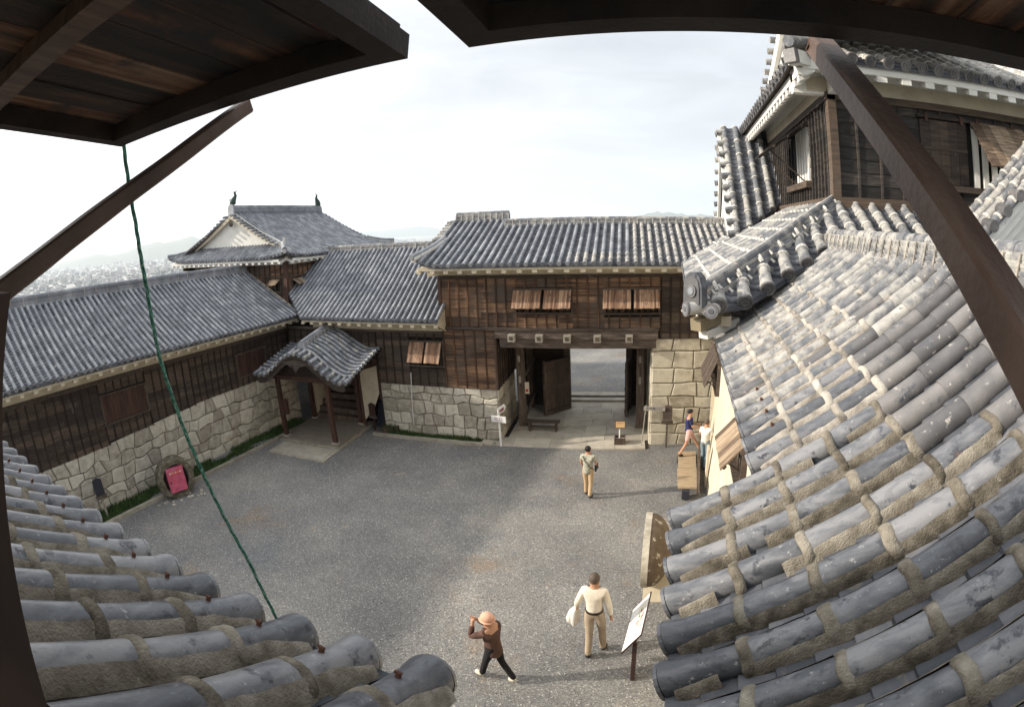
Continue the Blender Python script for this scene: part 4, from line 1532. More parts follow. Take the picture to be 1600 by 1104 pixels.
mb.fbox(Frame(1.06, 13.2, -90), -.3, .1, -.06, 0, -.05, 1.15, M_cream)
mb.build('corner_board', T)

# ------------------------------------------------------------------ tower at the upper right
T = thing('keep_tower', 'dark boarded keep tower with white eaves and skirt roof at upper right', 'tower', (5.5, 12, 0))
mb = MB()
HS = ((4.19 - 2.56, 6.5 - 2.56, 7.78, 8.92),)
board_wall(mb, TS, 0, 7.5, 7.50, 9.10, M_wood_black, M_wood_black, .20, .42, skip=HS)
mb.fbox(TS, -.07, .07, -.09, .1, 7.3, 9.2, M_wood)
mb.fbox(TS, -.1, 7.5, -.10, .0, 7.30, 7.50, M_wood)
mb.fbox(TS, -.1, 7.5, -.09, .0, 9.04, 9.16, M_wood)
mb.fbox(TS, 0, 7.5, .02, .12, 6.5, 9.6, M_black)
HW = ((4.34, 5.90, 7.86, 8.90),)
board_wall(mb, TW, 0, 7.38, 7.50, 9.10, M_wood_black, M_wood_black, .20, .21, skip=HW)
mb.fbox(TW, 0, 7.4, -.10, .0, 7.30, 7.50, M_wood)
mb.fbox(TW, 0, 7.4, -.09, .0, 9.04, 9.16, M_wood)
mb.fbox(TW, 0, 7.38, .02, .12, 6.5, 9.6, M_black)
mb.build('board_wall', T)
mb = MB()
mb.fbox(TS, 2.9, 7.4, 6.9, 7.4, 5, 9.4, M_white)
mb.fbox(TS, 7.4, 7.5, .1, 7.4, 5, 9.4, M_white)
mb.build('rear_wall', T)
mb = MB()
a, b, c, d = 4.19 - 2.56, 6.5 - 2.56, 7.80, 8.90
mb.fbox(TS, a - .1, b + .1, -.12, .02, c - .10, c, M_beam)
mb.fbox(TS, a - .05, b + .1, -.10, .02, d, d + .06, M_wood)
wn = mb.build('window', T)
m2 = MB()
for i in range(5):
    x, y = a + (2.62 - a) * i / 5, a + (2.62 - a) * (i + 1) / 5
    m2.fbox(TS, x + .003, y - .003, -.06, -.02, c + .02, d - .02, M_wood)
m2.fbox(TS, a, 2.62, -.075, -.061, 8.38, 8.42, M_wood)
m2.build('closed_shutter', wn)
m2 = MB()
for i in range(5):
    u = 2.78 + i * .215
    m2.fbox(TS, u, u + .115, -.03, .03, c + .003, d - .003, M_white)
m2.build('white_lattice_bars', wn)
m2 = MB()
m2.fbox(TS, 2.66, 3.9, .05, .06, c, d, M_black)
m2.build('dark_interior', wn)
prop_shutter(wn, TS, 2.70, 3.98, 8.94, 38, 1.05, nb=6, o=-.06, m=M_gshut)
for u in (1.75, 2.5, 2.85, 3.7):
    m2 = MB()
    m2.fbox(TS, u - .035, u + .035, -.125, -.101, 8.84, 8.98, M_redwood)
    m2.build('hinge', wn)
# west window
mb = MB()
a, b, c, d = 4.34, 5.90, 7.86, 8.90
mb.fbox(TW, a - .1, b + .1, -.14, .02, c - .12, c, M_wood)
mb.fbox(TW, a - .05, b + .05, -.10, .02, d, d + .06, M_wood)
wn = mb.build('window', T)
m2 = MB()
for i in range(5):
    u = 4.85 + i * .21
    m2.fbox(TW, u, u + .12, -.03, .03, c + .003, d - .003, M_white)
m2.build('white_lattice_bars', wn)
m2 = MB()
m2.fbox(TW, a, b, .05, .06, c, d, M_black)
m2.build('dark_interior', wn)
prop_shutter(wn, TW, 4.30, 5.96, 8.95, 55, .95, nb=7, o=-.06, m=M_wood_black)
# upper eaves: white fascia with large rafters
eave_trim(T, TS, -.62, 7.6, 9.47, -.76, 9.12, M_white, sp=.44, rh=.12, rw=.17, fas=.16, rl=.20)
eave_trim(T, TW, -1.6, 8.05, 9.44, -.62, 9.12, M_white, sp=.30, rh=.13, rw=.13, fas=.14, rl=.20)
mb = MB()
mb.fbox(TS, -.4, 7.5, -.06, -.051, 9.16, 9.40, M_cream)
mb.fbox(TW, -1.2, 7.5, -.06, -.051, 9.16, 9.40, M_cream)
mb.build('plaster_band', T)
UTS = Surf(Frame(1.86, 7.10, 0), 0, 9.49, .50, .03, lambda u, h: .12 * max(0, (1.3 - u) / 1.3) ** 2 * max(0, 1 - h))
tiled_roof(T, UTS, .25, 8.2, .305, lambda u: 0, lambda u: min(1.6, u + .15), .082, .30, .14, mt=M_limed, capm=M_tile_bare, near=True, seg=8, name='upper_south_roof', lime=True)
UTW = Surf(Frame(1.82, 17.0, -90), 0, 9.50, .50, .03, lambda u, h: .12 * max(0, (u - 8.6) / 1.3) ** 2 * max(0, 1 - h))
tiled_roof(T, UTW, 0, 9.65, .305, lambda u: 0, lambda u: min(1.6, 9.9 - u + .15), .075, .30, .14, mt=M_tile_lichen, capm=M_tile_bare, near=True, seg=6, name='upper_west_roof')
mb = MB()
mb.tube([(1.72, 6.96, 9.66), (2.2, 7.44, 9.82), (3.2, 8.4, 10.4)], .10, M_tile_lichen, 8)
for (x, y) in ((1.78, 7.3), (2.16, 6.98)):
    mb.tube([(x, y, 9.66), (x + .02, y - .1, 9.64)], .10, M_tile_bare, 14)
mb.beam((1.78, 7.02, 9.42), (2.5, 7.74, 9.55), .22, .20, M_white)
mb.beam((1.70, 6.94, 9.42), (1.95, 7.19, 9.46), .20, .20, M_tile_bare)
mb.build('upper_hip', T)
# small gable standing on the upper west roof
mb = MB()
gy_, gz_ = 8.9, 11.4
for sg in (1, -1):
    for i in range(9):
        t0, t1 = i / 9, (i + 1) / 9
        f = lambda t: V((2.25, gy_ + sg * (.0 + 3.0 * t), gz_ - 1.35 * t ** .8))
        p, q = f(t0), f(t1)
        mb.box8([p + V((-.05, 0, -.26)), q + V((-.05, 0, -.26)), q + V((.06, 0, -.26)), p + V((.06, 0, -.26)), p + V((-.05, 0, 0)), q + V((-.05, 0, 0)), q + V((.06, 0, 0)), p + V((.06, 0, 0))], M_white, .5)
        mb.tube([(p + q) / 2 + V((-.16, 0, .06)), (p + q) / 2 + V((.5, 0, .06))], .075, M_tile_lichen, 8)
        mb.quad(p, q, q + V((3, 0, 0)), p + V((3, 0, 0)), M_tile_lichen)
mb.prism([(2.3, gy_ - 2.8, 10.0), (2.3, gy_ + 2.8, 10.0), (2.3, gy_, 11.2)], (.08, 0, 0), M_white)
mb.build('upper_gable', T)
# skirt roof, south and west slopes
SKS = Surf(Frame(.18, 5.60, 0), 0, 6.12, .52, .008, lambda u, h: .10 * max(0, (.9 - u) / .9) ** 2 * max(0, 1 - h))


def sk_h0(u):
    # the slope stops where it meets the rising roof of the right wing
    x = .18 + u
    if x < .70:
        return 0
    if x < 1.95:
        return .06 + (x - .70) * .82
    if x < 2.6:
        return 1.08 + (x - 1.95) * .5
    return 1.45


tiled_roof(T, SKS, .28, 7.5, .305, sk_h0, lambda u: min(2.28, u + .12), .082, .29, .10, mt=M_tile_lichen, capm=M_tile_bare, near=True, seg=10, name='skirt_roof_south', lime=lambda u, h: True)
SKW = Surf(Frame(.18, 15.6, -90), 0, 6.12, .52, .008, lambda u, h: (.10 * max(0, (u - 9.1) / .9) ** 2 + .10 * max(0, (2 - u) / 2)) * max(0, 1 - h))


def skw1(u):
    y = 15.6 - u
    v = min(2.35, 10.0 - u + .12)
    d = abs(y - 13.87)
    if d < 2.5:
        v = min(v, 1.05 + .0 * d + (max(0, d - 1.6) * .6))
    return max(.12, v)


tiled_roof(T, SKW, .1, 9.85, .305, lambda u: 0, skw1, .080, .29, .10, mt=M_tile_lichen, capm=M_tile_bare, near=False, seg=6, name='skirt_roof_west', lime=True)
mb = MB()
hp = [(.19, 5.61, 6.17), (.378, 5.798, 6.30), (.704, 6.124, 6.45), (1.18, 6.6, 6.69), (1.76, 7.18, 7.0), (2.48, 7.9, 7.36)]
mb.tube([V(p) + V((0, 0, .10)) for p in hp], .062, M_tile_lichen, 9)
for a, b in zip(hp[:-1], hp[1:]):
    mb.beam(V(a) + V((0, 0, -.06)), V(b) + V((0, 0, -.05)), .22, .09, M_tile_lichen)
    mb.beam(V(a) + V((0, 0, .02)), V(b) + V((0, 0, .015)), .18, .035, M_tile)
    mb.beam(V(a) + V((0, 0, .07)), V(b) + V((0, 0, .055)), .15, .04, M_tile_lichen)
mb.build('hip_ridge', T)
mb = MB()
for i in range(15):
    t = i / 14 * (len(hp) - 1)
    k = min(int(t), len(hp) - 2)
    p = V(hp[k]).lerp(V(hp[k + 1]), t - k)
    for sg in (-1, 1):
        d = V((1, -1, 0)).normalized() * sg
        mb.tube([p + d * .085 + V((0, 0, .06)), p + d * .135 + V((0, 0, .02))], [.018, .02], M_lime, 6)
        mb.tube([p + d * .11 + V((0, 0, -.04)), p + d * .17 + V((0, 0, -.08))], [.018, .02], M_lime, 6)
mb.tube([V(p) + V((0, 0, .155)) for p in hp], .016, M_lime, 6)
mb.build('lime_studs', T, kind='stuff')
mb = MB()
c = V((.235, 5.62, 6.33))
d1, d2 = V((1, -1, 0)).normalized(), V((-1, -1, 0)).normalized()
arch = [(x * .80, z * .85) for x, z in ((-.17, -.20), (.17, -.20), (.165, .05), (.13, .17), (.06, .225), (-.06, .225), (-.13, .17), (-.165, .05))]
mb.prism([c + d1 * x + V((0, 0, z)) for x, z in arch], d2 * .09, M_tile_near)
mb.prism([c + d2 * .09 + d1 * x * .78 + V((0, 0, z * .78)) for x, z in arch], d2 * .012, M_tile_bare)
mb.tube([c + d2 * .10, c + d2 * .118], .068, M_tile_bare, 14)
mb.tube([c + d2 * .118, c + d2 * .126], .04, M_tile, 12)
mb.build('demon_tile', T)
for (p, d) in (((.12, 5.50, 6.15), V((-1, -.45, 0))), ((.37, 5.42, 6.14), V((-.3, -1, 0)))):
    d = d.normalized()
    mb = MB()
    p = V(p)
    mb.tube([p - d * .26, p], .068, M_lime, 12)
    mb.tube([p, p + d * .03], .080, M_tile_bare, 16)
    mb.tube([p + d * .03, p + d * .034], .055, M_tile, 16)
    mb.tube([p + d * .034, p + d * .042], .030, M_tile_bare, 8)
    mb.build('corner_cap_tile', T)
mb = MB()
mb.beam((.21, 5.55, 5.97), (.55, 5.89, 6.03), .15, .13, M_copper)
mb.beam((.30, 5.64, 5.85), (.7, 6.04, 5.93), .13, .09, M_white)
mb.fbox(Frame(.46, 5.74, 0), 0, .16, 0, .06, 5.92, 6.03, M_cream)
mb.box8([(.24, 5.8, 5.95), (.30, 5.8, 5.95), (.30, 15.6, 5.95), (.24, 15.6, 5.95), (.24, 5.8, 6.06), (.30, 5.8, 6.06), (.30, 15.6, 6.06), (.24, 15.6, 6.06)], M_white)
mb.fbox(Frame(2.9, 7.6, 0), 0, 5.0, 0, .1, 5.0, 7.0, M_white)
mb.fbox(Frame(1.5, 15.6, -90), 0, 7.0, 0, .1, 5.0, 6.7, M_wood)
mb.build('skirt_corner_rafter', T)
# steep gable on the west slope
GX = 1.24
mb = MB()
GN = Surf(Frame(GX, 11.41, 0), 0, 6.70, 1.02, .07)
tiled_roof(T, GN, .12, 1.36, .31, lambda u: (u / 1.32) * .86, lambda u: 2.44, .078, .30, .09, mt=M_tile_lichen, near=False, seg=8, name='west_gable_south_slope', lime=True)
GF = Surf(Frame(GX + 1.36, 16.33, 180), 0, 6.70, 1.02, .07)
tiled_roof(T, GF, 0, 1.24, .31, lambda u: .4, lambda u: 2.44, .078, .30, .09, mt=M_tile_lichen, name='west_gable_north_slope')
mb = MB()
for i in range(10):
    h = .1 + i * .245
    for S_, u_, s2 in ((GN, .0, -1), (GF, 1.36, 1)):
        mb.tube([S_.pt(u_ - s2 * .12, h, .07), S_.pt(u_ + s2 * .10, h, .04)], [.07, .078], M_tile_lichen, 9)
mb.build('west_gable_verge_tiles', T)
mb = MB()
for S_, u_ in ((GN, -.03), (GF, 1.33)):
    for i in range(8):
        a, b = S_.pt(u_, i * .305, -.05), S_.pt(u_, (i + 1) * .305, -.05)
        mb.box8([a + V((-.03, 0, -.22)), b + V((-.03, 0, -.22)), b + V((.05, 0, -.22)), a + V((.05, 0, -.22)), a + V((-.03, 0, 0)), b + V((-.03, 0, 0)), b + V((.05, 0, 0)), a + V((.05, 0, 0))], M_white, .5)
mb.prism([(GX + .10, 11.7, 6.55), (GX + .10, 16.1, 6.55), (GX + .10, 13.87, 8.85)], (.06, 0, 0), M_white)
mb.build('west_gable_wall', T)
ridge(T, [(GX - .08, 13.87, 8.88), (2.5, 13.87, 8.88)], .24, .26, M_tile_lichen, ties=.28, cap_r=.075, name='west_gable_ridge', courses=3)
# gable on the south side
SG = Surf(Frame(3.85, 7.9, -90), 0, 6.78, .80, .03)
tiled_roof(T, SG, 1.1, 2.0, .30, lambda u: 0, lambda u: 2.2, .080, .29, .12, mt=M_tile_lichen, name='south_gable_slope', lime=True)
mb = MB()
for i in range(9):
    h = .12 + i * .25
    mb.tube([SG.pt(1.9, h, .09), SG.pt(2.14, h, .05)], [.072, .085], M_tile_bare, 12)
mb.build('south_gable_verge_tiles', T)
mb = MB()
for k, (dz_, dy) in enumerate(((-.05, .02), (-.22, .08), (-.42, .16))):
    a, b = SG.pt(2.0 - dy, 0, dz_), SG.pt(2.0 - dy, 2.2, dz_)
    mb.box8([a + V((0, -.04, -.17)), b + V((0, -.04, -.17)), b + V((0, .04, -.17)), a + V((0, .04, -.17)), a + V((0, -.04, 0)), b + V((0, -.04, 0)), b + V((0, .04, 0)), a + V((0, .04, 0))], M_white, .5)
mb.prism([SG.pt(1.78, -.1, -.55), SG.pt(1.78, 2.2, -.55), V((5.9, 6.12, 6.0)), V((3.4, 6.12, 6.0))], (0, .06, 0), M_white)
mb.build('south_gable_wall', T)

KT = 1.30      # the keep is drawn above at a reduced size; this sets its true size and distance
T.location = V((0, 0, 7)) + (V(T.location) - V((0, 0, 7))) * KT
T.scale = (KT, KT, KT)

# ------------------------------------------------------------------ own building: skirt roof below the window, wall, window surround
T = thing('window_tower', 'tiled skirt roof and dark window surround of the building we look out from', 'castle building', (-2.5, -.5, 0))
OS = Surf(OWN, -1.08, 5.45, .55, .04, lambda u, h: -.040 * u + .0038 * u * u)


def own_pt_fix():
    pass


us_o = [.78 + .313 * i for i in range(0, 21)]
base = deck(OS, us_o, lambda u: 0, lambda u: 1.06, M_pan, n=8)
for a, b in zip(us_o[:-1], us_o[1:]):
    pan_strip(base, OS, a + .06, b - .06, -.03, 1.06, .16, M_pan_near, hh=.020, dip=.012)
ro = base.build('skirt_roof', T)
tb, cb, nb_ = MB(), MB(), MB()
for u in us_o:
    tile_row(tb, OS, u, 0, 1.06, .086, .36, M_tile_left, 14, True, M_tile_left, True, None, jit=.005, rise=.045)
    mortar_row(cb, OS, u, 0, 1.06, .086, .36, M_mortar, sides=(-1, 1), seed=u + 50, collar=True, n=3, wide=1.42, rise=.045, tk=1.35)
    p = OS.pt(u, .20)
    t_, sd_, up_ = OS.fr(u, .2)
    nb_.tube([p + up_ * .128, p + up_ * .148], [.013, .010], M_rust, 7)
    nb_.tube([p + up_ * .146 - sd_ * .012, p + up_ * .152 + sd_ * .013], [.009, .007], M_rust, 5)
tb.build('round_tiles', ro)
cb.build('mortar', ro, kind='stuff')
nb_.build('tile_nails', ro, kind='stuff')
mb = MB()
mb.fbox(OWN, .46, 7.0, .02, .2, 4, 8.6, M_cream)
mb.fbox(OWN, -1.2, .46, .02, .2, 4, 6.55, M_cream)
mb.fbox(OWN, -1.2, .46, .02, .2, 7.75, 8.6, M_cream)
mb.build('outer_wall', T)
mb = MB()
mb.fbox(OWN, -7, 7.0, -.95, -.8, 0, 5.35, M_cream)
mb.build('lower_wall', T)
mb = MB()
mb.box8([(-.75, -.2, 6.3), (-.46, -.2, 6.3), (-.46, -.075, 6.3), (-.75, -.05, 6.3), (-.75, -.2, 6.98), (-.46, -.2, 6.98), (-.46, .128, 6.98), (-.75, .15, 6.98)], M_batten)
mb.build('window_jamb', T)
mb = MB()
mb.fbox(OWN, -.9, .7, .1, .3, 6.45, 6.55, M_batten)
mb.build('window_sill', T)

# ------------------------------------------------------------------ propped window flaps above the camera


def flap(x0, x1, label, battens):
    T = thing('window_flap', label, 'shutter', ((x0 + x1) / 2, .4, 7.4), 'propped window flaps overhead')
    y0, y1, z = .02, .80, 7.315
    tilt = .055

    def P(x, y, dz):
        return V((x, y, z + (y1 - y) * tilt + dz))
    mb = MB()
    n = max(3, round((x1 - x0) / .135))
    for i in range(n):
        a, b = x0 + .012 + (x1 - x0 - .024) * i / n, x0 + .012 + (x1 - x0 - .024) * (i + 1) / n - .004
        dz, c, d = rng.uniform(0, .008), y0, y1 - .01
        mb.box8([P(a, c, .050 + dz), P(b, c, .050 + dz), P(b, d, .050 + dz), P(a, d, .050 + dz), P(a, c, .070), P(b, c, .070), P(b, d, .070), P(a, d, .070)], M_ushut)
    bo = mb.build('boards', T)
    mb = MB()
    e = .055
    for (a, b, c, d) in ((x0, x1, y1 - e, y1), (x0, x1, y0, y0 + e), (x0, x0 + e, y0 + e, y1 - e), (x1 - e, x1, y0 + e, y1 - e)):
        mb.box8([P(a, c, 0), P(b, c, 0), P(b, d, 0), P(a, d, 0), P(a, c, .049), P(b, c, .049), P(b, d, .049), P(a, d, .049)], M_rail)
    mb.build('rails', T)
    for yb in battens:
        mb = MB()
        mb.box8([P(x0 + e, yb, .012), P(x1 - e, yb, .012), P(x1 - e, yb + .05, .012), P(x0 + e, yb + .05, .012), P(x0 + e, yb, .049), P(x1 - e, yb, .049), P(x1 - e, yb + .05, .049),
                 P(x0 + e, yb + .05, .049)], M_strut)
        mb.build('cross_batten', T)
    return T


flap(-1.50, -.45, 'dark wooden window flap propped open at upper left with a green rope', (.30,))
flap(-.33, .80, 'dark wooden window flap propped open along the top right', (.30,))


def strut(pts, label, wd, ht):
    """a hand-cut, slightly crooked square timber through pts."""
    mb = MB()
    P_ = [V(p) for p in pts]
    fine_ = []
    for i in range(len(P_) - 1):
        p0, p1, p2, p3 = P_[max(i - 1, 0)], P_[i], P_[i + 1], P_[min(i + 2, len(P_) - 1)]
        for q in range(6):
            t = q / 6
            fine_.append(.5 * ((2 * p1) + (p2 - p0) * t + (2 * p0 - 5 * p1 + 4 * p2 - p3) * t * t + (3 * p1 - p0 - 3 * p2 + p3) * t ** 3))
    fine_.append(P_[-1])
    vs, fs = [], []
    n = len(fine_)
    bev = .12
    prof = [(-.5 + bev, -.5), (.5 - bev, -.5), (.5, -.5 + bev), (.5, .5 - bev), (.5 - bev, .5), (-.5 + bev, .5), (-.5, .5 - bev), (-.5, -.5 + bev)]
    for i, p in enumerate(fine_):
        t = (fine_[min(i + 1, n - 1)] - fine_[max(i - 1, 0)]).normalized()
        sd = t.cross(V((0, 0, 1))).normalized()
        up = sd.cross(t)
        k = 1 + .03 * noise.noise(p * 9)
        for a, b in prof:
            vs.append(p + sd * a * wd * k + up * b * ht * k)
    for i in range(n - 1):
        for j in range(8):
            fs.append((i * 8 + j, i * 8 + (j + 1) % 8, (i + 1) * 8 + (j + 1) % 8, (i + 1) * 8 + j))
    fs += [tuple(range(8))[::-1], tuple(range((n - 1) * 8, n * 8))]
    mb.add(vs, fs, M_strut, .5)
    return mb.build('prop_strut', None, label=label, category='strut', group='struts holding the flaps')


strut([(-.94, .855, 7.322), (-.94, .815, 7.296), (-.94, .647, 7.184), (-.94, .507, 7.102), (-.94, .368, 7.026), (-.94, .267, 6.975), (-.94, .02, 6.86)], 'thin dark wooden strut slanting under the left window flap', .042, .036)
strut([(.277, .885, 7.335), (.279, .86, 7.312), (.286, .68, 7.160), (.292, .53, 7.043), (.301, .41, 6.950), (.312, .34, 6.896), (.330, .23, 6.81), (.35, .10, 6.70)], 'thick brown wooden strut slanting down at the right of the view', .046, .044)
mb = MB()
rp_ = [(-1.49, .80, 7.34), (-1.49, .86, 7.08), (-1.49, .89, 6.89), (-1.49, .91, 6.67), (-1.49, .96, 6.4), (-1.49, 1.02, 6.11), (-1.49, 1.08, 5.82), (-1.47, 1.10, 5.46), (-1.47, 1.12, 5.0)]
fine = []
for a, b in zip(rp_[:-1], rp_[1:]):
    for q in range(14):
        fine.append(V(a).lerp(V(b), q / 14))
for s_ in range(3):
    pts = []
    for i, p in enumerate(fine):
        ph = i * .55 + s_ * 2.094
        pts.append(p + V((math.cos(ph), math.sin(ph), 0)) * .0040)
    mb.tube(pts, .0036, M_rope, 6, smooth=True)
mb.build('green_rope', None, label='green twisted rope hanging from the corner of the left window flap', category='rope')


# ------------------------------------------------------------------ small things standing in the courtyard
def text(par, body, loc, size, rot, m, name='lettering', ext=.001, align='CENTER'):
    c = bpy.data.curves.new(name, 'FONT')
    c.body = body
    c.size = size
    c.extrude = ext
    c.align_x = align
    c.align_y = 'CENTER'
    c.materials.append(m)
    o = bpy.data.objects.new(name, c)
    COL.objects.link(o)
    o.rotation_euler = rot
    o.location = loc
    o.select_set(False)
    dg = bpy.context.evaluated_depsgraph_get()
    me = bpy.data.meshes.new_from_object(o.evaluated_get(dg))
    bpy.data.objects.remove(o)
    o = bpy.data.objects.new(name, me)
    COL.objects.link(o)
    o.rotation_euler = rot
    o.location = loc
    if par:
        o.parent = par
    return o


def single(mb, name, label, cat, group=None):
    o = mb.build(name, None, label=label, category=cat)
    if group:
        o['group'] = group
    return o


# hydrant cabinet in a round stone ring
T = thing('hydrant_cabinet', 'pink-red hydrant box set inside a rough round stone ring by the left wall', 'hydrant box', (-13.6, 7.7, 0))
HF = Frame(-13.45, 7.25, 72)
mb = MB()
n, c0 = 36, HF.P(.52, .12, .56)
vs, fs = [], []
for i in range(n):
    a = 2 * math.pi * i / n
    for (q, d) in ((.43, -.16), (.47, -.20), (.60, -.20), (.645, -.14), (.645, .16), (.43, .16)):
        k = q * (1 + .05 * noise.noise(V((math.cos(a) * 2.4, math.sin(a) * 2.4, q * 3))))
        vs.append(c0 + HF.u * math.cos(a) * k + V((0, 0, math.sin(a) * k)) + HF.n * (d + .02 * noise.noise(V((a * 3, q, 1)))))
for i in range(n):
    for j in range(6):
        fs.append((i * 6 + j, i * 6 + (j + 1) % 6, ((i + 1) % n) * 6 + (j + 1) % 6, ((i + 1) % n) * 6 + j))
mb.add(vs, fs, mat('mossy_stone_ring', [(.3, (.05, .045, .03)), (.55, (.13, .115, .085)), (.75, (.34, .32, .26))], (7, 7, 7), detail=10, rough=.95, bump=.02, bump_scale=30), .5)
mb.build('stone_ring', T)
mb = MB()
mb.fbox(HF, .12, .92, .0, .26, .10, 1.0, M_black)
mb.build('recess', T)
mb = MB()
mb.fbox(HF, .22, .80, -.13, -.002, .20, .94, M_pinkbox)
bx = mb.build('door', T)
mb = MB()
mb.fbox(HF, .30, .72, -.136, -.131, .74, .85, M_red)
mb.fbox(HF, .27, .31, -.145, -.131, .50, .55, M_black)
mb.build('name_plate', bx)
text(bx, '屋外消火栓', HF.P(.51, -.138, .795), .088, (R(90), 0, R(72)), M_whitep, ext=.0008)
mb = MB()
for i in range(26):
    x, y = rng.uniform(-.35, 1.3), rng.uniform(-.45, .0)
    s_ = rng.uniform(.02, .06)
    p = HF.P(x, y, 0)
    mb.tube([p - V((0, 0, .02)), p + V((0, 0, s_ * .3)), p + V((0, 0, s_ * .55))], [s_, s_ * .9, s_ * .3], M_stone, 6, smooth=False)
mb.build('rubble_around_hydrant', None, kind='stuff', label='broken stones lying around the hydrant ring', category='rubble')


def wood_sign(F, u, h_, w_, label, m=M_post, tall=.5, name='notice_sign', tilt=0):
    T = thing(name, label, 'sign', F.P(u, 0, 0))
    mb = MB()
    mb.fbox(F, u - .03, u + .03, -.03, .03, -.02, h_, M_conc if m is M_slate else m)
    mb.build('post', T)
    mb = MB()
    z = h_ - .02
    mb.prism([F.P(u - w_ / 2, -.045, z), F.P(u + w_ / 2, -.045, z), F.P(u + w_ / 2, -.045, z + tall * .86), F.P(u, -.045, z + tall), F.P(u - w_ / 2, -.045, z + tall * .86)], F.n * .03, m)
    mb.build('board', T)
    mb = MB()
    mb.fbox(F, u - w_ * .62, u + w_ * .62, -.06, .0, z - .10, z - .01, M_beam)
    mb.build('lower_board', T)
    return T


WF = Frame(-14.28, 5.36, 78)
wood_sign(WF, .05, .72, .30, 'dark shield shaped notice board on a thin post by the long wall', M_slate, .52)
WF = Frame(-10.46, 15.3, 0)
wood_sign(WF, 0, .58, .28, 'small reddish house shaped notice board beside the porch', M_redwood, .50)
# dark slate panel and planter by the porch
mb = MB()
mb.prism([(-10.55, 15.62, 0), (-9.86, 15.55, 0.02), (-9.84, 15.55, .30), (-10.12, 15.6, 1.06), (-10.38, 15.62, 1.0)], (0.02, .05, .02), M_slate)
single(mb, 'slate_panel', 'dark blue-grey slate panel leaning against the stone wall beside the porch', 'panel')
T = thing('wooden_planter', 'low weathered wooden planter box with weeds beside the porch', 'planter', (-9.7, 15.5, 0))
mb = MB()
F3 = Frame(-10.02, 15.1, 8)
for (a, b, c, d) in ((0, .62, 0, .05), (0, .62, .50, .55), (0, .05, .05, .50), (.57, .62, .05, .50)):
    mb.fbox(F3, a, b, c, d, 0, .26, M_post)
mb.build('box', T)
mb = MB()
mb.fbox(F3, .05, .57, .05, .50, 0, .21, M_gap)
mb.build('soil', T)
mb = MB()
for i in range(260):
    p = F3.P(rng.uniform(.02, .6), rng.uniform(-.1, .42), rng.uniform(.05, .28))
    a = rng.uniform(0, 6.3)
    mb.add([p, p + V((math.cos(a) * .06, math.sin(a) * .06, .05)), p + V((math.cos(a + .8) * .06, math.sin(a + .8) * .06, .07))], [(0, 1, 2)], M_grass)
mb.build('leaves', T)
mb = MB()
mb.tube([(-8.74, 15.32, .42), (-8.70, 15.34, 1.4), (-8.64, 15.36, 2.32)], .018, M_metal, 7)
mb.tube([(-8.64, 15.36, 2.32), (-8.6, 15.36, 3.7)], .008, M_black, 6)
single(mb, 'thin_metal_pole', 'thin pale metal pole against the stone wall below the small flap window', 'pole')

# white signpost before the gate
T = thing('white_signpost', 'white post with white board and arrow flag left of the gateway', 'signpost', (-5.51, 15.35, 0))
mb = MB()
mb.fbox(Frame(-5.51, 15.35, 3), -.03, .03, -.03, .03, -.02, 1.28, M_whitep)
mb.build('post', T)
mb = MB()
SF = Frame(-5.51, 15.35, -4)
mb.fbox(SF, -.25, .26, -.06, -.035, .86, 1.08, M_signface)
b_ = mb.build('board', T)
text(b_, '出 口', SF.P(0, -.062, .985), .13, (R(90), 0, R(-4)), M_pinkink)
mb = MB()
mb.fbox(SF, -.13, .16, -.0625, -.061, .885, .895, M_pinkink)
mb.build('printed_line', b_)
mb = MB()
AF = Frame(-5.51, 15.35, 50)
mb.prism([AF.P(-.05, -.03, 1.13), AF.P(.20, -.03, 1.20), AF.P(.28, -.03, 1.36), AF.P(.22, -.03, 1.44), AF.P(-.04, -.03, 1.34)], AF.n * .02, M_signface)
mb.prism([AF.P(.02, -.032, 1.19), AF.P(.17, -.032, 1.235), AF.P(.20, -.032, 1.31), AF.P(.17, -.032, 1.35), AF.P(.02, -.032, 1.27)], AF.n * .001, M_pinkink)
mb.build('arrow_flag', T)

# orange paper sign in a wooden box
T = thing('boxed_sign', 'small framed orange sign on a white stick in a square wooden box', 'sign', (-1.65, 16.03, 0))
QF = Frame(-1.86, 15.95, 5)
mb = MB()
for (a, b, c, d) in ((0, .36, 0, .03), (0, .36, .30, .33), (0, .03, .03, .30), (.33, .36, .03, .30)):
    mb.fbox(QF, a, b, c, d, 0, .27, M_post)
mb.build('box', T)
mb = MB()
mb.fbox(QF, .03, .33, .03, .30, .02, .18, M_stone)
mb.build('stones_in_box', T)
mb = MB()
mb.tube([QF.P(.17, .15, .1), QF.P(.17, .15, .62)], .022, M_whitep, 8)
mb.build('stick', T)
mb = MB()
mb.fbox(QF, .02, .36, .10, .13, .60, .86, M_beam)
fb = mb.build('frame', T)
mb = MB()
mb.fbox(QF, .045, .335, .094, .099, .625, .835, M_orange)
mb.build('paper', fb)
text(fb, 'お知らせ', QF.P(.19, .092, .785), .058, (R(90), 0, R(5)), M_redink, ext=.0005)

# bench in the gateway
T = thing('gate_bench', 'low weathered wooden bench beside the left gate post', 'bench', G.P(1.25, 1.05, 0))
mb = MB()
for i in range(3):
    mb.fbox(G, .80, 1.98, .90 + i * .115, 1.01 + i * .115, .36, .40, M_pave if False else M_post)
mb.build('seat', T)
for u in (.90, 1.82):
    for o in (.93, 1.17):
        mb = MB()
        mb.fbox(G, u, u + .06, o, o + .06, .03, .36, M_post)
        mb.build('leg', T)
mb = MB()
mb.fbox(G, .96, 1.82, .95, .99, .12, .16, M_post)
mb.fbox(G, .96, 1.82, 1.19, 1.22, .12, .16, M_post)
mb.build('stretcher', T)

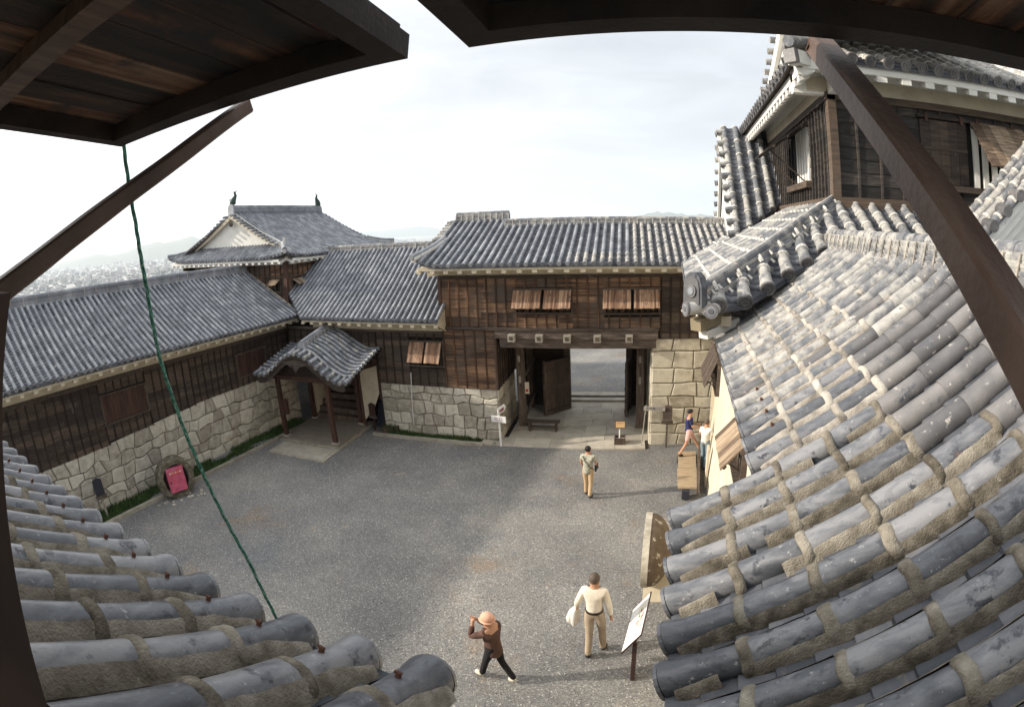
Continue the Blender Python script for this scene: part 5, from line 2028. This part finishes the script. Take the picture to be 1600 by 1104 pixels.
# grey direction board and shield notice at the right pier
T = thing('keep_entrance_sign', 'grey horizontal direction board on a slanting stick at the right stone pier', 'sign', (-.8, 15.95, 0))
mb = MB()
mb.tube([(-.98, 15.98, .0), (-.86, 15.98, 1.45)], .018, M_conc, 6)
mb.build('stick', T)
mb = MB()
KF = Frame(-.93, 15.93, -4)
mb.fbox(KF, 0, .68, -.02, .01, 1.30, 1.44, mat('grey_board', [(.3, (.20, .18, .16)), (.7, (.33, .31, .28))], (3, 3, 9), rough=.8))
b_ = mb.build('board', T)
text(b_, '天守閣入口', KF.P(.33, -.022, 1.37), .105, (R(90), 0, R(-4)), M_ink)
wood_sign(Frame(-.17, 15.95, 2), 0, .98, .30, 'tall grey shield notice on a post before the right stone pier', M_beam, .55)

# tilted information board
T = thing('information_board', 'tilted white information board on a dark brown post near the man in cream', 'information board', (-.32, 5.95, 0))
mb = MB()
mb.fbox(Frame(-.31, 5.83, 0), -.035, .035, -.035, .035, -.03, .90, M_dark_post)
mb.build('post', T)
mb = MB()
mb.fbox(Frame(-.36, 6.75, 0), -.03, .03, -.03, .03, -.03, .90, M_dark_post)
mb.build('rear_post', T)
a, b, d = V((-.49, 5.70, .79)), V((-.21, 5.80, 1.17)), V((-.42, 6.80, .81))
c = b + (d - a)
mb = MB()
nn = V((-.035, 0, .028)) * .5
mb.box8([a, b, c, d, a + nn, b + nn, c + nn, d + nn], M_dark_post)
bd = mb.build('panel', T)


def bi(s_, t_):
    return a.lerp(b, t_).lerp(d.lerp(c, t_), s_) + nn * 1.02


mb = MB()
mb.add([bi(.02, .03), bi(.98, .03), bi(.98, .97), bi(.02, .97)], [(0, 1, 2, 3)], M_whitep)
mb.build('white_sheet', bd)
mb = MB()
q = nn * .08


def patch_(s0, s1, t0, t1, m):
    mb.add([bi(s0, t0) + q, bi(s1, t0) + q, bi(s1, t1) + q, bi(s0, t1) + q], [(0, 1, 2, 3)], m)


M_pr1, M_pr2 = plain('printed_pink', (.62, .30, .32), .5), plain('printed_green', (.25, .38, .30), .5)
patch_(.22, .84, .48, .90, plain('printed_cream', (.72, .66, .55), .5))
q = nn * .14
for i in range(16):
    s0, t0 = .25 + rng.random() * .48, .51 + rng.random() * .30
    patch_(s0, s0 + rng.uniform(.03, .10), t0, t0 + rng.uniform(.03, .09), (M_pr1, M_pr2, M_ink, M_redink)[i % 4])
mb.build('printed_map', bd)

# domed stone plate on its stand
T = thing('stone_dome_marker', 'large upright half-dome stone with a flat face on a pale wedge stand', 'stone marker', (-.3, 8.3, 0))
mb = MB()
vs, fs = [], []
A_, B_ = 30, 9
for j in range(B_ + 1):
    ph = j / B_ * math.pi / 2
    for i in range(A_):
        th = 2 * math.pi * i / A_
        r_ = .76 * math.cos(ph) * (1 + .02 * noise.noise(V((math.cos(th) * 2, math.sin(th) * 2, ph))))
        vs.append((-.36 + .40 * math.sin(ph) + .10, 8.33 + r_ * math.cos(th), 1.10 + r_ * math.sin(th)))
for j in range(B_):
    for i in range(A_):
        fs.append((j * A_ + i, j * A_ + (i + 1) % A_, (j + 1) * A_ + (i + 1) % A_, (j + 1) * A_ + i))
M_dome = mat('brown_dome_stone', [(.3, (.085, .06, .04)), (.7, (.16, .12, .085))], (5, 5, 5), detail=9, rough=.75, bump=.006, bump_scale=40,
             patch=[((.44, .40, .32), .62, .65, 5.5), ((.26, .13, .07), .66, .74, 3)])
mb.add(vs, fs, M_dome, .5, True)
mb.build('dome', T)
mb = MB()
c0 = V((-.26, 8.33, 1.10))
mb.prism([c0 + V((0, .77 * math.cos(2 * math.pi * i / 30), .77 * math.sin(2 * math.pi * i / 30))) for i in range(30)], (-.12, 0, 0), M_stone)
mb.build('flat_face', T)
mb = MB()
mb.prism([(-.34, 8.0, -.02), (-.34, 9.0, -.02), (-.34, 8.9, .75), (-.34, 8.25, .55)], (.50, 0, 0), M_cream)
mb.build('stand', T)

# boardwalk ramp at the right building
T = thing('wooden_ramp', 'short raised boardwalk ramp beside the right building', 'ramp', (.5, 13.6, 0))
mb = MB()
for i in range(2):
    y = 12.5 + i * 1.22
    mb.box8([(.24, y, .26), (.75, y, .26), (.77, y + 1.2, .26), (.21, y + 1.2, .26), (.24, y, .31), (.75, y, .31), (.77, y + 1.2, .31), (.21, y + 1.2, .31)],
            mat('pale_deck', [(.3, (.26, .19, .12)), (.7, (.42, .33, .22))], (3, 14, 3), rough=.85))
mb.build('deck', T)
mb = MB()
mb.box8([(.36, 12.35, 0), (.56, 12.35, 0), (.56, 12.6, 0), (.36, 12.6, 0), (.36, 12.35, .25), (.56, 12.35, .25), (.56, 12.6, .25), (.36, 12.6, .25)], M_slate)
mb.fbox(Frame(.2, 14.7, 0), 0, .6, 0, .15, 0, .26, M_slate)
mb.build('foot', T)
mb = MB()
mb.box8([(.76, 12.5, .10), (.82, 12.5, .10), (.90, 14.9, .10), (.82, 14.9, .10), (.76, 12.5, .42), (.82, 12.5, .42), (.90, 14.9, .42), (.82, 14.9, .42)], M_post)
mb.fbox(Frame(.80, 14.2, 0), 0, .05, 0, .05, 0, .95, M_post)
mb.build('side_rail', T)


# ------------------------------------------------------------------ people
def skin_mesh(name, pts, edges, m, par, sub=2, root=0):
    """pts: {key: (x, y, z, r)}; grown with the skin modifier and turned into one mesh."""
    keys = list(pts)
    me = bpy.data.meshes.new(name)
    me.from_pydata([pts[k][:3] for k in keys], [(keys.index(a), keys.index(b)) for a, b in edges], [])
    o = bpy.data.objects.new(name, me)
    COL.objects.link(o)
    md = o.modifiers.new('skin', 'SKIN')
    md.use_smooth_shade = True
    sv = me.skin_vertices[0].data
    for i, k in enumerate(keys):
        r_ = pts[k][3]
        sv[i].radius = r_ if isinstance(r_, tuple) else (r_, r_)
        sv[i].use_root = (i == root)
    s2 = o.modifiers.new('sub', 'SUBSURF')
    s2.levels = s2.render_levels = sub
    dg = bpy.context.evaluated_depsgraph_get()
    me2 = bpy.data.meshes.new_from_object(o.evaluated_get(dg))
    o.modifiers.clear()
    o.data = me2
    me2.name = name
    me2.materials.clear()
    me2.materials.append(m)
    for p in me2.polygons:
        p.use_smooth = True
    o.parent = par
    return o


def ellipsoid(name, c, rad, m, par, n=14, top=None, jag=0, rot=None):
    mb = MB()
    vs, fs = [], []
    for j in range(n + 1):
        ph = math.pi * j / n
        for i in range(n):
            th = 2 * math.pi * i / n
            d = V((math.sin(ph) * math.cos(th), math.sin(ph) * math.sin(th), math.cos(ph)))
            k = 1 + jag * noise.noise(d * 4)
            p = V((d.x * rad[0] * k, d.y * rad[1] * k, d.z * rad[2] * k))
            if top and p.z < top(d) * rad[2]:
                p.z = top(d) * rad[2]
            vs.append(V(c) + (rot @ p if rot else p))
    for j in range(n):
        for i in range(n):
            fs.append((j * n + i, j * n + (i + 1) % n, (j + 1) * n + (i + 1) % n, (j + 1) * n + i))
    mb.add(vs, fs, m, .5, True)
    o = mb.build(name, None)
    o.parent = par
    return o


def person(label, loc, yaw, H, P, cloth, wide=1.0):
    """P: joints for a 1.70 m figure facing +Y; cloth: materials and options."""
    T = bpy.data.objects.new('person', None)
    COL.objects.link(T)
    T.location = loc
    T.rotation_euler = (0, 0, R(yaw))
    T.scale = (H / 1.7 * wide, H / 1.7 * wide, H / 1.7)
    T['label'] = label
    T['category'] = 'person'
    J = dict(pelvis=(0, 0, .93), waist=(0, 0, 1.06), chest=(0, .0, 1.24), upper=(0, .0, 1.37), neck=(0, .01, 1.46), head=(0, .03, 1.55), brow=(0, .035, 1.61), crown=(0, .02, 1.675))
    J.update(P)
    for s_ in 'LR':
        k = -1 if s_ == 'L' else 1
        J.setdefault('sh' + s_, (k * .17, 0, 1.38))
        J.setdefault('hip' + s_, (k * .09, 0, .90))
    rb = dict(pelvis=.125, waist=.115, chest=.13, upper=.10, neck=.052, head=.072, brow=.078, crown=.05, shL=.055, shR=.055, elL=.042, elR=.042, wrL=.029, wrR=.029, hipL=.085, hipR=.085,
              knL=.055, knR=.055, anL=.038, anR=.038, toL=.035, toR=.035)
    pts = {k: (*J[k], rb[k]) for k in rb}
    ed = [('pelvis', 'waist'), ('waist', 'chest'), ('chest', 'upper'), ('upper', 'neck'), ('neck', 'head'), ('head', 'brow'), ('brow', 'crown')]
    nose = V(J['head']) + V((0, .085, .01))
    pts['nose'] = (*nose, .013)
    ed.append(('head', 'nose'))
    for s_ in 'LR':
        k = -1 if s_ == 'L' else 1
        ear = V(J['head']) + V((k * .083, -.01, .02))
        pts['ear' + s_] = (*ear, .014)
        ed.append(('head', 'ear' + s_))
        ed += [('upper', 'sh' + s_), ('sh' + s_, 'el' + s_), ('el' + s_, 'wr' + s_), ('pelvis', 'hip' + s_), ('hip' + s_, 'kn' + s_), ('kn' + s_, 'an' + s_), ('an' + s_, 'to' + s_)]
        w_, e_ = V(J['wr' + s_]), V(J['el' + s_])
        d = (w_ - e_).normalized()
        sd = d.cross(V((1, 0, 0))).normalized() if abs(d.x) < .8 else d.cross(V((0, 0, 1))).normalized()
        nrm = sd.cross(d)
        palm = w_ + d * .065
        pts['palm' + s_] = (*palm, .030)
        ed.append(('wr' + s_, 'palm' + s_))
        for f in range(4):
            off = sd * (.030 - .018 * f)
            ln = (.035, .040, .038, .030)[f]
            a = palm + d * .035 + off
            b = a + d * ln + nrm * k * .012
            pts['f%d%s' % (f, s_)] = (*a, .0095)
            pts['g%d%s' % (f, s_)] = (*b, .008)
            ed += [('palm' + s_, 'f%d%s' % (f, s_)), ('f%d%s' % (f, s_), 'g%d%s' % (f, s_))]
        a = palm + sd * .036 - d * .01
        b = a + sd * .018 + d * .035
        pts['ta' + s_] = (*a, .011)
        pts['tb' + s_] = (*b, .009)
        ed += [('palm' + s_, 'ta' + s_), ('ta' + s_, 'tb' + s_)]
    skin_mesh('body', pts, ed, M_skin, T)
    # trousers
    lm, lr = cloth['legs'], cloth.get('leg_r', 1)
    shorts = cloth.get('shorts')
    q = {'pelvis': (*J['pelvis'], .142), 'waist': (J['waist'][0], J['waist'][1], J['waist'][2] + .03, .128)}
    e = [('pelvis', 'waist')]
    for s_ in 'LR':
        q['hip' + s_] = (*J['hip' + s_], .100)
        kn, an = V(J['kn' + s_]), V(J['an' + s_])
        hp_ = V(J['hip' + s_])
        if shorts:
            q['kn' + s_] = (*hp_.lerp(kn, .82), .085)
            e += [('pelvis', 'hip' + s_), ('hip' + s_, 'kn' + s_)]
        else:
            q['md' + s_] = (*hp_.lerp(kn, .5), .088 * lr)
            q['kn' + s_] = (*kn, .070 * lr)
            q['an' + s_] = (*(an - (kn - an).normalized() * .02), .064 * lr)
            e += [('pelvis', 'hip' + s_), ('hip' + s_, 'md' + s_), ('md' + s_, 'kn' + s_), ('kn' + s_, 'an' + s_)]
    skin_mesh('trousers', q, e, lm, T)
    # shirt or jacket
    hem = cloth.get('hem', .0)
    q = {'hem': (J['pelvis'][0], J['pelvis'][1], J['pelvis'][2] + .02 - hem, .150 + hem * .12), 'waist': (*J['waist'], .142), 'chest': (*J['chest'], .154), 'upper': (*J['upper'], .122),
         'neck': (J['neck'][0], J['neck'][1], J['neck'][2] - .015, .068)}
    e = [('hem', 'waist'), ('waist', 'chest'), ('chest', 'upper'), ('upper', 'neck')]
    for s_ in 'LR':
        q['sh' + s_] = (*J['sh' + s_], .074)
        el_, wr_ = V(J['el' + s_]), V(J['wr' + s_])
        sh_ = V(J['sh' + s_])
        if cloth.get('short_sleeves'):
            q['el' + s_] = (*sh_.lerp(el_, .75), .060)
            e += [('upper', 'sh' + s_), ('sh' + s_, 'el' + s_)]
        else:
            q['el' + s_] = (*el_, .060)
            q['wr' + s_] = (*el_.lerp(wr_, .92), .046)
            e += [('upper', 'sh' + s_), ('sh' + s_, 'el' + s_), ('el' + s_, 'wr' + s_)]
    skin_mesh(cloth.get('top_name', 'shirt'), q, e, cloth['top'], T)
    for s_ in 'LR':
        an, to = V(J['an' + s_]), V(J['to' + s_])
        d = (to - an)
        d.z = 0
        d.normalize()
        z = min(an.z, to.z) - .045
        base = V((an.x, an.y, 0))
        skin_mesh('shoe', {'h': (*(an + V((0, 0, -.03)) - d * .04), .056), 'm': (*(an.lerp(to, .5) + V((0, 0, -.012))), .058), 't': (*(to + d * .02), .052)}, [('h', 'm'), ('m', 't')], cloth['shoes'], T, 1)
    hc = V(J['brow']) + V((0, -.012, .0))
    if cloth.get('hat'):
        ellipsoid('hat', hc + V((0, -.01, .03)), (.108, .118, .098), cloth['hat'], T, top=lambda d: -.35)
        mb = MB()
        mb.tube([hc + V((.0, .0, -.015)), hc + V((0, 0, .0))], [.135, .105], cloth['hat'], 18)
        o = mb.build('hat_brim', T)
        o.matrix_parent_inverse = Matrix()
    hl = cloth.get('hair_len', .55)
    ellipsoid('hair', hc + V((0, -.012, .005)), (.090, .102, .100), cloth['hair'], T, top=lambda d: (-.15 if d.y > .35 else -hl), jag=.08)
    for k in (-1, 1):
        ellipsoid('eye', V(J['head']) + V((k * .03, .066, .035)), (.010, .006, .006), M_ink, T, n=6)
    return T


def two(**k):
    return k


M_creamsh = mat('cream_shirt_cloth', [(.3, (.60, .53, .44)), (.7, (.74, .68, .58))], (7, 7, 3), rough=.9, bump=.01, bump_scale=12)
M_khaki = mat('khaki_cloth', [(.3, (.30, .235, .17)), (.7, (.42, .34, .25))], (7, 7, 3), rough=.9, bump=.01, bump_scale=12)
M_brownc = mat('brown_cardigan', [(.3, (.065, .035, .027)), (.7, (.12, .065, .05))], (7, 7, 3), rough=.95, bump=.008, bump_scale=12)
M_blackc = plain('black_cloth', (.015, .014, .016), .9)
M_navy = mat('navy_cloth', [(.3, (.018, .022, .075)), (.7, (.03, .036, .11))], (7, 7, 3), rough=.9, bump=.008, bump_scale=12)
M_pinkc = plain('pale_pink_cloth', (.66, .42, .38), .9)
M_peach = plain('peach_hat', (.68, .38, .27), .9)
M_whitec = plain('white_cloth', (.72, .68, .62), .9)
M_denim = mat('pale_denim', [(.3, (.12, .17, .21)), (.7, (.24, .31, .36))], (9, 9, 3), rough=.9)
M_olive = mat('olive_print_cloth', [(.35, (.16, .16, .10)), (.5, (.34, .33, .26)), (.65, (.55, .53, .46))], (22, 22, 22), rough=.9)
M_tan = plain('tan_trousers', (.50, .36, .22), .9)
M_shoe = plain('black_shoe', (.02, .018, .016), .5)
M_shoe2 = plain('cream_shoe', (.62, .58, .48), .6)

t = person('man in cream shirt and khaki trousers seen from behind carrying a pale jacket', (-1.02, 6.40, 0), -4, 1.92,
           dict(elL=(-.27, -.06, 1.14), wrL=(-.31, .06, .98), elR=(.24, -.01, 1.12), wrR=(.265, .06, .87), knL=(-.085, -.02, .48), anL=(-.08, -.16, .075), toL=(-.09, -.03, .04), knR=(.11, .09, .50),
                anR=(.13, .10, .075), toR=(.15, .24, .045)),
           two(top=M_creamsh, legs=M_khaki, shoes=M_shoe, hair=M_hair2, hair_len=.75), wide=.86)
mb = MB()
mb.tube([(0, 0, .985), (0, 0, 1.02)], .150, M_shoe, 20)
o = mb.build('belt', t)
o.matrix_parent_inverse = Matrix()
mb = MB()
for i in range(5):
    a = i * 1.2
    mb.tube([(-.33, .12, .92), (-.37 + .05 * math.cos(a), .10 + .05 * math.sin(a), .80), (-.40 + .07 * math.cos(a + .5), .08 + .05 * math.sin(a), .64), (-.38 + .03 * math.cos(a), .06, .55 + .03 * math.cos(a * 2))], [.035, .06, .065, .02],
            M_whitec, 8)
ob = mb.build('jacket', None, label='pale crumpled jacket held in the left hand of the man in cream', category='jacket')
ob.location = (-1.02, 6.40, 0)
ob.rotation_euler = (0, 0, R(-4))
ob.scale = (1.92 / 1.7 * .86, 1.92 / 1.7 * .86, 1.92 / 1.7)

t = person('woman in peach hat, brown cardigan and black trousers with one hand raised to her head', (-2.42, 5.40, 0), 72, 1.62,
           dict(elL=(-.22, .24, 1.24), wrL=(-.12, .24, 1.46), elR=(.20, .20, 1.20), wrR=(.06, .30, 1.40), hipL=(-.08, 0, .90), knL=(-.08, .16, .50), anL=(-.07, .30, .08), toL=(-.07, .44, .06), knR=(.09, -.04, .50),
                anR=(.09, -.26, .12), toR=(.09, -.16, .05)),
           two(top=M_brownc, legs=M_blackc, shoes=M_shoe2, hair=M_hair, hat=M_peach, hem=.24, top_name='cardigan', leg_r=.92, hair_len=.5))
q = {'a': (0, 0, .84, .155), 'b': (0, 0, .72, .165)}
skin_mesh('shirt_hem', q, [('a', 'b')], M_pinkc, t)
skin_mesh('glove', {'a': (-.20, .24, 1.28, .044), 'b': (-.13, .24, 1.44, .036)}, [('a', 'b')], M_blackc, t)

t = person('woman with bobbed hair, patterned blouse and tan trousers walking to the gate', (-2.12, 12.38, 0), -8, 1.52,
           dict(elL=(-.22, .03, 1.14), wrL=(-.20, .16, .96), elR=(.24, .02, 1.14), wrR=(.20, .20, 1.02), knL=(-.085, .06, .48), anL=(-.10, .10, .075), toL=(-.12, .22, .04), knR=(.09, -.02, .48), anR=(.08, -.12, .075),
                toR=(.12, .0, .04)),
           two(top=M_olive, legs=M_tan, shoes=M_shoe, hair=M_hair, hem=.20, short_sleeves=True, leg_r=.95, hair_len=1.15, top_name='blouse'))
mb = MB()
mb.tube([(-.12, -.10, 1.42), (-.02, -.165, 1.25), (.12, -.15, 1.08), (.20, -.04, .98)], .012, M_shoe, 6)
o = mb.build('bag_strap', None, label='dark strap and shoulder bag of the woman in the patterned blouse', category='bag')
o.location = (-2.12, 12.38, 0)
o.rotation_euler = (0, 0, R(-8))
o.scale = (1.52 / 1.7,) * 3
t_ = o
mb = MB()
mb.box8([(.20, .02, .88), (.24, .02, .88), (.24, .26, .90), (.20, .26, .90), (.19, .02, 1.06), (.23, .02, 1.06), (.23, .26, 1.08), (.19, .26, 1.08)], M_shoe)
o2 = mb.build('bag_pouch', t_)
o2.matrix_parent_inverse = Matrix()

person('man in navy shirt and pale shorts striding along the wooden ramp', (.50, 14.62, .31), -82, 1.50,
       dict(elL=(-.22, .10, 1.14), wrL=(-.12, .30, 1.10), elR=(.22, .10, 1.12), wrR=(.12, .30, 1.08), knL=(-.08, .26, .52), anL=(-.08, .46, .12), toL=(-.08, .58, .06), knR=(.09, -.08, .48), anR=(.09, -.30, .10),
            toR=(.09, -.17, .04)),
       two(top=M_navy, legs=M_pinkc, shoes=M_shoe, hair=M_hair, hem=.12, short_sleeves=True, shorts=True, hair_len=.5))
person('grey haired man in loose white shirt and jeans beside the plaster wall', (1.0, 14.35, .0), -35, 1.58,
       dict(elL=(-.24, .05, 1.14), wrL=(-.20, .22, .98), elR=(.24, .05, 1.14), wrR=(.20, .22, .98), knL=(-.08, .05, .48), anL=(-.08, .06, .075), toL=(-.09, .19, .04), knR=(.09, .0, .48), anR=(.09, -.10, .075),
            toR=(.10, .02, .04)),
       two(top=M_whitec, legs=M_denim, shoes=M_shoe, hair=M_hair2, hem=.10, short_sleeves=True, hair_len=.4))

# ------------------------------------------------------------------ haze over the plain
HAZE = True
if HAZE:
    mb = MB()
    q = 40000
    z0, z1 = PL_Z - 5, 760
    mb.box8([(-q, -q, z0), (q, -q, z0), (q, q, z0), (-q, q, z0), (-q, -q, z1), (q, -q, z1), (q, q, z1), (-q, q, z1)], M_black)
    hz = mb.build('haze', None, kind='stuff', label='thin pale haze in the air over the far town and hills', category='haze')
    m = bpy.data.materials.new('haze_air')
    m.use_nodes = True
    for n in list(m.node_tree.nodes):
        if n.type == 'BSDF_PRINCIPLED':
            m.node_tree.nodes.remove(n)
    pv = m.node_tree.nodes.new('ShaderNodeVolumePrincipled')
    pv.inputs['Color'].default_value = (.84, .91, 1.0, 1)
    pv.inputs['Density'].default_value = .00009
    pv.inputs['Anisotropy'].default_value = .3
    m.node_tree.links.new(pv.outputs[0], m.node_tree.nodes['Material Output'].inputs['Volume'])
    hz.data.materials.clear()
    hz.data.materials.append(m)
